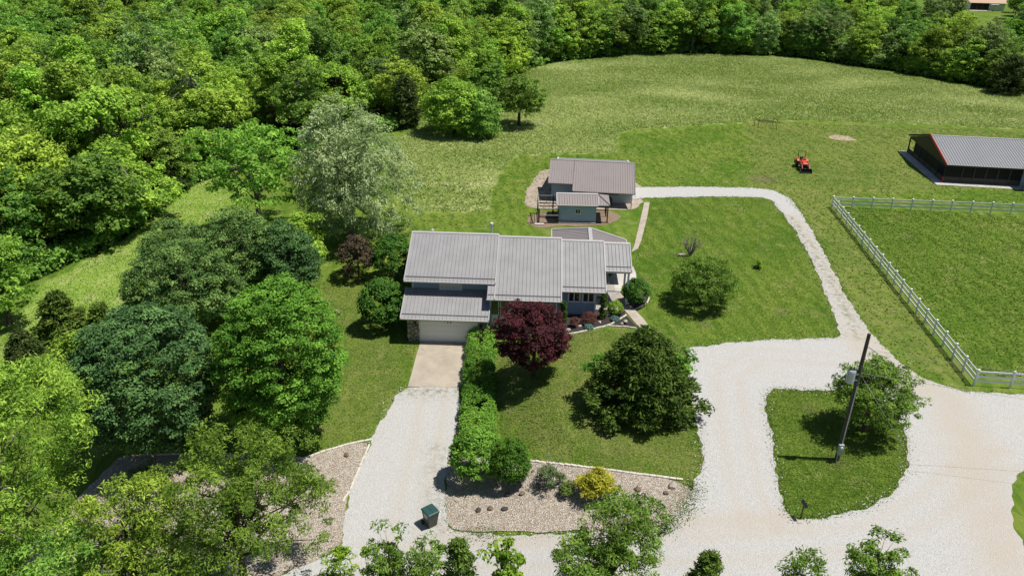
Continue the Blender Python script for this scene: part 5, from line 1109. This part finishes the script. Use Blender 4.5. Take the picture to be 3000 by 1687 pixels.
# hedge along the driveway, clipped shrubs, beds
def hedge(label, pts, width, h, seed):
    rng = np.random.default_rng(seed); P_ = np.array([G(*p) for p in pts]); seg = np.diff(P_, axis=0); ln = np.linalg.norm(seg, axis=1); cum = np.concatenate([[0], np.cumsum(ln)])
    n = int(cum[-1]*64); s = rng.uniform(0, cum[-1], n); i = np.clip(np.searchsorted(cum, s)-1, 0, len(seg)-1); f = (s-cum[i])/ln[i]
    c = P_[i]+seg[i]*f[:, None]; dr = seg[i]/ln[i][:, None]; sd = np.stack([dr[:, 1], -dr[:, 0], np.zeros(n)], 1)
    a = rng.uniform(0, np.pi, n); wv = 1+0.07*np.sin(s*1.3)+0.05*np.sin(s*3.1); hv = 1+0.06*np.sin(s*0.9+2)+0.05*np.sin(s*2.7)
    ex = np.sign(np.cos(a))*np.abs(np.cos(a))**0.6; ez = np.sin(a)**0.6
    c = c+sd*(ex*width/2*wv)[:, None]; c[:, 2] += 0.1+ez*(h-0.25)*hv*rng.uniform(0.85, 1, n)
    rc = 0.24*rng.uniform(0.7, 1.3, n); ct = np.clip(0.5+0.25*np.sin(s*0.55+1)+rng.normal(size=n)*0.12, 0.1, 0.9)
    p, nr, t = clump_leaves(rng, c, rc, 34, 0.8, 0.6, 0.5, 0.6, ctint=ct); nr += np.repeat(sd*ex[:, None], 34, 0)*0.4
    b = P_[0]; me = leaf_mesh('foliage', p-b, nr, 0.062*rng.uniform(0.7, 1.3, len(p)), t, LF['hedge'], 0.55)
    t_ = thing('hedge', label, 'hedge', tuple(b)); put('foliage', me, None, t_)
    mb = MB()
    for k in range(24): q = c[rng.integers(n)]-b; g0 = (q[0]*0.97, q[1]*0.97, landf(q[0]+b[0], q[1]+b[1])-b[2]-0.1); mb.tube([g0, tuple(q*np.array([1, 1, 0.9]))], [0.04, 0.015], 5)
    put('stem', mb.mesh('stem', fix=False), M['bark'], t_); return t_
hedge('long clipped green hedge between the driveway and the front lawn', D([(1214, 862), (1207, 930), (1204, 1000), (1203, 1060), (1200, 1110), (1196, 1135)]), 2.15, 1.5, 81)
shrub('clipped_shrub', 'rounded light green leafy shrub at the lower end of the hedge', (1400, 1402), 1262, 165, 'hedge', 82, 260, 0.32, 46, 0.085, zlow=-0.3)
shrub('clipped_shrub', 'smooth dark green clipped evergreen joined to the rounded leafy shrub', (1492, 1418), 1290, 118, 'arb', 83, 260, 0.26, 52, 0.075, zlow=-0.3, amp=0.04, aspect=0.35)
shrub('entry_shrub', 'yellow-green shrub at the top of the hedge by the garage corner', (1428, 975), 928, 75, 'lime', 84, 70, 0.3, 44, 0.09)
shrub('golden_juniper', 'golden yellow spreading juniper in the river rock bed', (1740, 1448), 1378, 112, 'gold', 85, 90, 0.30, 46, 0.14, aspect=0.2, amp=0.7, depth=(0.5, 1.15), axis_up=True, jit=0.6)
shrub('juniper', 'grey-green feathery juniper beside the clipped evergreen', (1612, 1425), 1368, 70, 'juniper', 86, 30, 0.26, 34, 0.15, aspect=0.16, amp=0.8, depth=(0.4, 1.2), axis_up=True, jit=0.6)
shrub('juniper', 'grey-green spreading juniper in the left rock bed under the oaks', (428, 1415), 1368, 75, 'juniper', 87, 36, 0.28, 34, 0.15, aspect=0.16, amp=0.8, depth=(0.4, 1.2), axis_up=True)
shrub('juniper', 'thin olive shrub just left of the golden juniper', (1665, 1450), 1412, 60, 'weed', 88, 26, 0.26, 28, 0.09, aspect=0.3, depth=(0.4, 1), axis_up=True)
zq = lambda a, b: (1100+a*.33125, 640+b*.33125)
def zshrub(name, label, bx, by, ty, w, lf, seed, **k): return shrub(name, label, zq(bx, by), zq(0, ty)[1], w*.33125, lf, seed, **k)
zshrub('round_shrub', 'big round green shrub beside the walk at the right side of the house', 2298, 760, 540, 245, 'yew', 91, n_cl=170, r_cl=0.28, nl=48, ls=0.075, zlow=-0.3)
zshrub('round_shrub', 'small round yellow-green shrub beside the front walk', 2117, 845, 728, 132, 'lime', 92, n_cl=90, r_cl=0.18, nl=44, ls=0.05, zlow=-0.3)
def column(label, bx, by, ty, w, seed):
    b, h, ww = span(zq(bx, by), zq(0, ty)[1], w*.33125); rng = np.random.default_rng(seed)
    me, cen = cedar_crown(rng, ww/2, h*0.97, 120, 0.14, 40, 0.07, LF['cedar'], top=0.35, cone=0.35)
    return plant('columnar_evergreen', label, 'shrub', b, me, branches(rng, 0.05, h*0.8, cen, 4), 'bark', 'columnar evergreens by the front wall')
column('narrow dark columnar evergreen at the right corner of the front wall', 2008, 880, 645, 62, 93)
column('narrow olive columnar evergreen below the downspout', 1655, 915, 728, 55, 94)
zshrub('barberry', 'orange tipped dark barberry in the mulch bed', 1755, 960, 872, 75, 'barberry', 95, n_cl=44, r_cl=0.16, nl=36, ls=0.05, aspect=0.3, axis_up=True, amp=0.25)
zshrub('barberry', 'larger purple red barberry below the right window', 1880, 930, 832, 135, 'barberry', 96, n_cl=60, r_cl=0.2, nl=38, ls=0.05, aspect=0.3, axis_up=True, amp=0.25)
zshrub('dwarf_spruce', 'blue-green dwarf spruce by the lower curve of the mulch edging', 1885, 978, 937, 78, 'blue', 97, n_cl=44, r_cl=0.14, nl=34, ls=0.05, aspect=0.25, axis_up=True)
zshrub('dwarf_spruce', 'blue-green dwarf spruce near the small yellow-green shrub', 2117, 905, 865, 78, 'blue', 98, n_cl=44, r_cl=0.14, nl=34, ls=0.05, aspect=0.25, axis_up=True)
shrub('lawn_shrub', 'small lime green shrub alone on the right lawn', (2222, 785), 762, 32, 'lime', 99, 26, 0.18, 30, 0.08, depth=(0.5, 1))
# bare shrub
bs = thing('bare_shrub', 'leafless grey shrub on the lawn behind the round tree', 'shrub', tuple(G(2021, 752))); rng = np.random.default_rng(5); mb = MB()
for k in range(26):
    a = rng.uniform(0, 6.28); r = rng.uniform(0.2, 1.0); h = rng.uniform(0.9, 2.0); m = (0.35*r*math.cos(a), 0.35*r*math.sin(a), h*0.45); e = (r*math.cos(a), r*math.sin(a), h)
    mb.tube([(0, 0, -0.05), m, e], [0.05, 0.03, 0.012], 5)
    for j in range(4): q = (e[0]+rng.uniform(-.3, .3), e[1]+rng.uniform(-.3, .3), e[2]+rng.uniform(-.1, .45)); mb.tube([tuple(np.array(m)*0.4+np.array(e)*0.6), q], [0.02, 0.006], 4)
put('stems', mb.mesh('stems', fix=False), M['twig'], bs)
tag(put('rock', rock_mesh(77, (.5, .3, .14), M['rock_pale']), None, None, loc=tuple(G(1998, 747)+np.array([0, 0, .05]))), 'flat pale stone lying beside the leafless grey shrub', 'rock', 'loose rocks in the beds')

# ------------------------------------------------------------------ the woods: single trees, each with a trunk and a crown
protos = []
def forest_proto(seed, lf, H, R, kind):
    rng = np.random.default_rng(seed)
    if kind == 'lobe': cen, oc = lobe_clumps(rng, 340, R, H*0.88, H*0.12, 12, (0.28, 0.48)); fl = 0.8
    elif kind == 'dome': cen, oc = dome_clumps(rng, 340, R, H*0.9, H*0.08, -0.8, amp=0.4, depth=(0.65, 1.04)); fl = 0.8
    if kind == 'cedar':
        cr_, cen = cedar_crown(rng, R, H, 200, 0.75, 34, 0.28, LF[lf], cone=0.7)
    else:
        rc = 0.72*rng.uniform(0.55, 1.35, len(cen)); p, nr, t = clump_leaves(rng, cen, rc, 42, fl, 0.7, 0.6, 0.7, oc=oc)
        cr_ = leaf_mesh('crown', p, nr, 0.165*rng.uniform(0.6, 1.45, len(p)), t, LF[lf], 0.6, droop=0.2)
    tk_ = branches(rng, 0.22, H*0.78, cen, 24, lean=(rng.uniform(-.6, .6), rng.uniform(-.6, .6))); tk_.materials.append(M['bark_pale' if seed % 3 == 0 else 'bark'])
    return cr_, tk_
FP = {'light': [forest_proto(101, 'wood', 14, 5.2, 'lobe'), forest_proto(102, 'wood', 15, 5.6, 'lobe'), forest_proto(103, 'wood', 13, 4.8, 'dome'), forest_proto(107, 'wood', 15, 4.6, 'lobe'), forest_proto(109, 'wood', 17, 4.2, 'lobe'), forest_proto(110, 'wood', 11, 5.0, 'dome')],
      'deep': [forest_proto(104, 'wood_deep', 14, 5.0, 'dome'), forest_proto(105, 'wood_deep', 15, 5.4, 'lobe'), forest_proto(108, 'wood_deep', 12.5, 4.6, 'lobe')], 'grey': [forest_proto(111, 'wood_grey', 13, 4.6, 'lobe'), forest_proto(112, 'wood_grey', 15, 4.2, 'dome')],
      'cedar': [forest_proto(106, 'cedar_brown', 10, 2.8, 'cedar')]}
def px_r(x, y, z): return PJ((x, y, z))[0]
rnd = random.Random(4); spots = []; yv = 56.0
while yv < 400:
    s = 6.6+0.016*max(0, yv-75); xv = -240+rnd.uniform(0, s)
    while xv < 260:
        x = xv+rnd.uniform(-.33, .33)*s; y = yv+rnd.uniform(-.33, .33)*s; z = landf(x, y)
        px, py = PJ((x, y, z)); tx, ty = PJ((x, y, z+(12.5 if px_r(x, y, z) < 1400 else 11 if px_r(x, y, z) < 2200 else 8.8))); ey = np.interp(px, EX, EY)
        dep = P(px, ey, z)[1]
        if -180 < px < 3200 and py < ey-6 and (ty > (-60 if px < 1350 or px > 2000 else -22) or y < dep+10):
            if not (2775 < px < 2960 and y > 190 and ty < 38) and not (2650 < px < 2720 and y > 230 and ty < 45):
                spots.append((y-dep, x, y, z, px, py, ty))
        xv += s
    yv += s
for k in range(105):
    qx = 1230+k*18.5+rnd.uniform(-8, 8); ey = np.interp(qx, EX, EY); g = G(qx, ey); x = g[0]+rnd.uniform(-1, 1); y = g[1]+rnd.uniform(2.5, 9.0)
    spots.append((3.0, x, y, landf(x, y), *PJ((x, y, landf(x, y))), 0))
def ZN(px, dd_):
    w = 'at the wood edge ' if dd_ < 9 else 'just inside the wood ' if dd_ < 32 else 'deep in the wood '
    for lim, q in ((150, 'by the left picture edge'), (480, 'above the rough field'), (800, 'above the rear maples'), (1130, 'above the silvery willow'), (1400, 'above the meadow tree clump'), (1750, 'above the meadow'), (2100, 'above the workshop'), (2400, 'above the tractor'), (2700, 'above the sand patch')):
        if px < lim: return w+q
    return w+'above the dark barn'
for i, (dd_, x, y, z, px, py, ty) in enumerate(spots):
    r = rnd.random(); edge = dd_ < 9
    k = 'cedar' if (r < 0.05 and px > 1700 and edge) else ('light' if r < (0.62 if px < 1500 else 0.45) else 'grey' if r < (0.74 if px < 1500 else 0.62) else 'deep')
    cr_, tk_ = rnd.choice(FP[k]); sc = rnd.uniform(0.66, 1.18)*(1.0 if px < 1400 else 1.02 if px < 2150 else 0.74); wd = sc*rnd.uniform(0.92, 1.2)
    if edge: sc *= 0.92; z -= 1.2
    nm, wd_lab = {'light': ('woodland_tree', 'yellow-green leafy tree '), 'deep': ('shade_tree', 'deep green leafy tree '), 'grey': ('pale_woodland_tree', 'pale grey-green leafy tree '), 'cedar': ('woodland_cedar', 'dark pointed cedar ')}[k]
    t = thing(nm, wd_lab+ZN(px, dd_), 'tree', (x, y, z), rnd.uniform(0, 6.28), wd_lab.strip()+'s '+ZN(px, dd_)); t.scale = (wd, wd, sc)
    put('crown', cr_, None, t); put('trunk', tk_, None, t)
# low growth along the foot of the wood edge
rng = np.random.default_rng(9); n = 2600
px = rng.uniform(-150, 3100, n); py = np.interp(px, EX, EY)-rng.uniform(2, 16, n)*np.interp(px, [0, 1400, 3000], [3, 1, 1.2]); cen = np.array([G(a, b) for a, b in zip(px, py)])
keep = cen[:, 1] > 50; cen = cen[keep]; cen[:, 2] += rng.uniform(0.1, 1.4, len(cen)); rc = rng.uniform(0.5, 1.1, len(cen))
p, nr, t = clump_leaves(rng, cen, rc, 26, 0.7, 0.7, 0.5, 0.6)
tag(put('undergrowth', leaf_mesh('undergrowth', p, nr, 0.22*rng.uniform(0.7, 1.3, len(p)), t, LF['wood_deep'], 0.6)), 'low green undergrowth along the foot of the wood edge', 'undergrowth', kind='stuff')

# ------------------------------------------------------------------ grass
def grass(name, label, xy, h, wd, lf, seed, tint=None, lean=0.45):
    """upright blades standing on the ground, two crossed ones to a tuft"""
    rng = np.random.default_rng(seed); n = len(xy); z = land(xy[:, 0], xy[:, 1])
    a = rng.uniform(0, 2*np.pi, n); h = h*rng.uniform(0.55, 1.3, n); w = wd*rng.uniform(0.6, 1.3, n)
    b = np.stack([xy[:, 0], xy[:, 1], z-0.01], 1); d = np.stack([np.cos(a)*w, np.sin(a)*w, np.zeros(n)], 1)
    tip = b+np.stack([rng.normal(size=n)*h*lean, rng.normal(size=n)*h*lean, h], 1)
    v = np.empty((n, 3, 3)); v[:, 0] = b-d; v[:, 1] = b+d; v[:, 2] = tip
    t = rng.uniform(0.1, 0.9, n) if tint is None else np.clip(tint+rng.normal(size=n)*0.15, 0, 1)
    me = np_mesh(name, v.reshape(-1, 3), tris=np.arange(n*3).reshape(n, 3), attrs={'tint': ('FACE', t)})
    return tag(put(name, me, LF[lf]), label, 'grass', kind='stuff')
def scatter(poly, n, seed, inside=True):
    rng = np.random.default_rng(seed); q = np.array(poly); lo = q.min(0); hi = q.max(0); p = rng.uniform(lo, hi, (n, 2)); return p[inpoly(p[:, 0], p[:, 1], poly)]
def vnoise(x, y, s): return 0.5+0.25*np.sin(x*s+1.3*np.sin(y*s*0.7))+0.25*np.sin(y*s*1.3+1.7*np.sin(x*s*0.6+1))
q = scatter(MEADOW, 420000, 21); q = q[q[:, 0] < 125]
tn_ = 0.15+0.75*vnoise(q[:, 0]*0.7, q[:, 1], 0.32)*vnoise(q[:, 0], q[:, 1], 0.11)+0.12*vnoise(q[:, 0], q[:, 1], 1.9)
grass('meadow_grass', 'tall unmown grass of the meadow', q, 0.26, 0.075, 'mead', 22, tn_, 1.2)
LAWN = gpoly(D([(1590, 640), (1620, 520), (1640, 500), (1915, 499), (1945, 512), (2000, 584), (2043, 662), (2083, 762), (2115, 846), (1900, 853), (1720, 872), (1660, 845), (1600, 770)]))
FRONT = gpoly(D([(1245, 900), (1425, 842), (1560, 825), (1650, 845), (1715, 880), (1738, 1000), (1752, 1080), (1764, 1130), (1762, 1180), (1738, 1212), (1500, 1178), (1335, 1158), (1250, 1080)]))
LEFTL = gpoly(D([(790, 720), (900, 660), (1000, 850), (1050, 865), (1020, 970), (955, 1055), (930, 1104), (840, 1128), (770, 1152), (700, 1100), (880, 900)]))
PADD = gpoly(D([(2100, 520), (2576, 545), (2700, 560), (2700, 950), (2460, 945), (2300, 740)]))
BACKL = gpoly(D([(1000, 545), (1225, 538), (1245, 470), (1300, 395), (1550, 390), (1560, 340), (1950, 306), (2576, 330), (2576, 520), (2110, 490), (2120, 520), (2290, 760), (2430, 960), (2330, 950), (2240, 880), (2130, 745), (2030, 555), (1950, 478), (1600, 468), (1330, 570), (1000, 580)]))
parts_ = [scatter(LAWN, 60000, 31), scatter(FRONT, 60000, 32), scatter(ISLAND, 40000, 33), scatter(LEFTL, 45000, 34), scatter(PADD, 50000, 35), scatter(BACKL, 90000, 36)]
for i, q in enumerate(parts_):
    pz = 0.2+0.65*vnoise(q[:, 0], q[:, 1], 0.9)*vnoise(q[:, 0], q[:, 1], 0.27)+0.15*vnoise(q[:, 0], q[:, 1], 3.7)
    if i in (0, 4, 5): pz = pz+0.17*np.sign(np.sin((q[:, 0]+0.16*q[:, 1]+0.6*np.sin(q[:, 1]*0.13)+0.3*np.sin(q[:, 0]*0.21))*3.4))*np.clip(vnoise(q[:, 0], q[:, 1], 0.19)*1.6-0.3, 0, 1)
    grass('lawn_grass', ['short grass of the lawn right of the house', 'short grass of the front lawn under the cedar', 'short grass of the island with the utility pole', 'short grass of the lawn left of the driveway', 'short grass inside the white fenced paddock', 'mown grass round the workshop and the dark barn'][i], q, [0.07, 0.06, 0.07, 0.06, 0.10, 0.11][i], [0.05, 0.045, 0.045, 0.05, 0.08, 0.10][i], 'lawn', 40+i, pz, 1.6)
q = scatter(FIELD, 24000, 51); grass('field_grass', 'rough grass of the field beside the wood', q, 0.16, 0.05, 'lime', 52, 0.2+0.7*vnoise(q[:, 0], q[:, 1], 0.6), 0.8)
def along(poly, n, spread, seed):
    rng = np.random.default_rng(seed); q = np.array(poly); d = np.roll(q, -1, 0)-q; ln = np.linalg.norm(d, axis=1); i = rng.choice(len(q), n, p=ln/ln.sum()); return q[i]+d[i]*rng.uniform(0, 1, (n, 1))+rng.normal(size=(n, 2))*spread
def along_line(poly, n, spread, seed):
    rng = np.random.default_rng(seed); q = np.array(poly); d = np.diff(q, axis=0); ln = np.linalg.norm(d, axis=1); i = rng.choice(len(d), n, p=ln/ln.sum()); return q[i]+d[i]*rng.uniform(0, 1, (n, 1))+rng.normal(size=(n, 2))*spread
ed = np.concatenate([along(ISLAND, 2200, 0.22, 61), along_line(GRAVEL[15:41], 3600, 0.22, 62), along_line(GRAVEL[42:52], 1200, 0.2, 66), along_line(gpoly(D([(1745, 1222), (1735, 1245), (1700, 1300), (1650, 1330)])), 3000, 0.45, 63), along_line(gpoly(D([(1180, 1340), (1240, 1340)])), 700, 0.35, 64)])
grass('verge_weeds', 'ragged weeds along the edges of the gravel', ed, 0.09, 0.055, 'weed', 65, None, 0.9)

rng = np.random.default_rng(71); q = np.concatenate([along(ISLAND, 500, 0.32, 72), along_line(GRAVEL[15:41], 900, 0.34, 73), along_line(GRAVEL[41:52], 600, 0.3, 74), along_line(GRAVEL[0:6], 260, 0.25, 75)])
pz = np.stack([q[:, 0], q[:, 1], land(q[:, 0], q[:, 1])+0.045], 1); nr = np.array([0, 0, 1.0])+rng.normal(size=pz.shape)*0.3
tag(put('loose_gravel', leaf_mesh('loose_gravel', pz, nr, 0.035*rng.uniform(0.5, 1.5, len(pz)), rng.uniform(0, 1, len(pz)), M['rock_chip'], 0.8)), 'loose white stones strewn along the gravel edges', 'gravel', kind='stuff')

# white wildflowers in the meadow
rng = np.random.default_rng(81); fl = []
for cx, cy, sx, sy, n in ((1665, 192, 40, 4, 60), (1578, 366, 16, 3, 26), (1900, 270, 420, 60, 90), (2300, 300, 400, 40, 60), (1330, 560, 60, 25, 24), (1250, 300, 18, 14, 14)):
    fl += [G(cx+rng.normal()*sx, cy+rng.normal()*sy) for _ in range(n)]
fl = np.array([p for p in fl if inpoly(p[0], p[1], MEADOW)]); fl[:, 2] += 0.3; rp = np.repeat(fl, 3, 0)+rng.normal(size=(len(fl)*3, 3))*np.array([0.12, 0.12, 0.05])
tag(put('wildflowers', leaf_mesh('wildflowers', rp, np.array([0, 0, 1.0])+rng.normal(size=rp.shape)*0.3, 0.055*rng.uniform(0.6, 1.3, len(rp)), rng.uniform(0, 1, len(rp)), M['white'], 0.9)), 'small white wildflowers dotted through the meadow grass', 'flowers', kind='stuff')
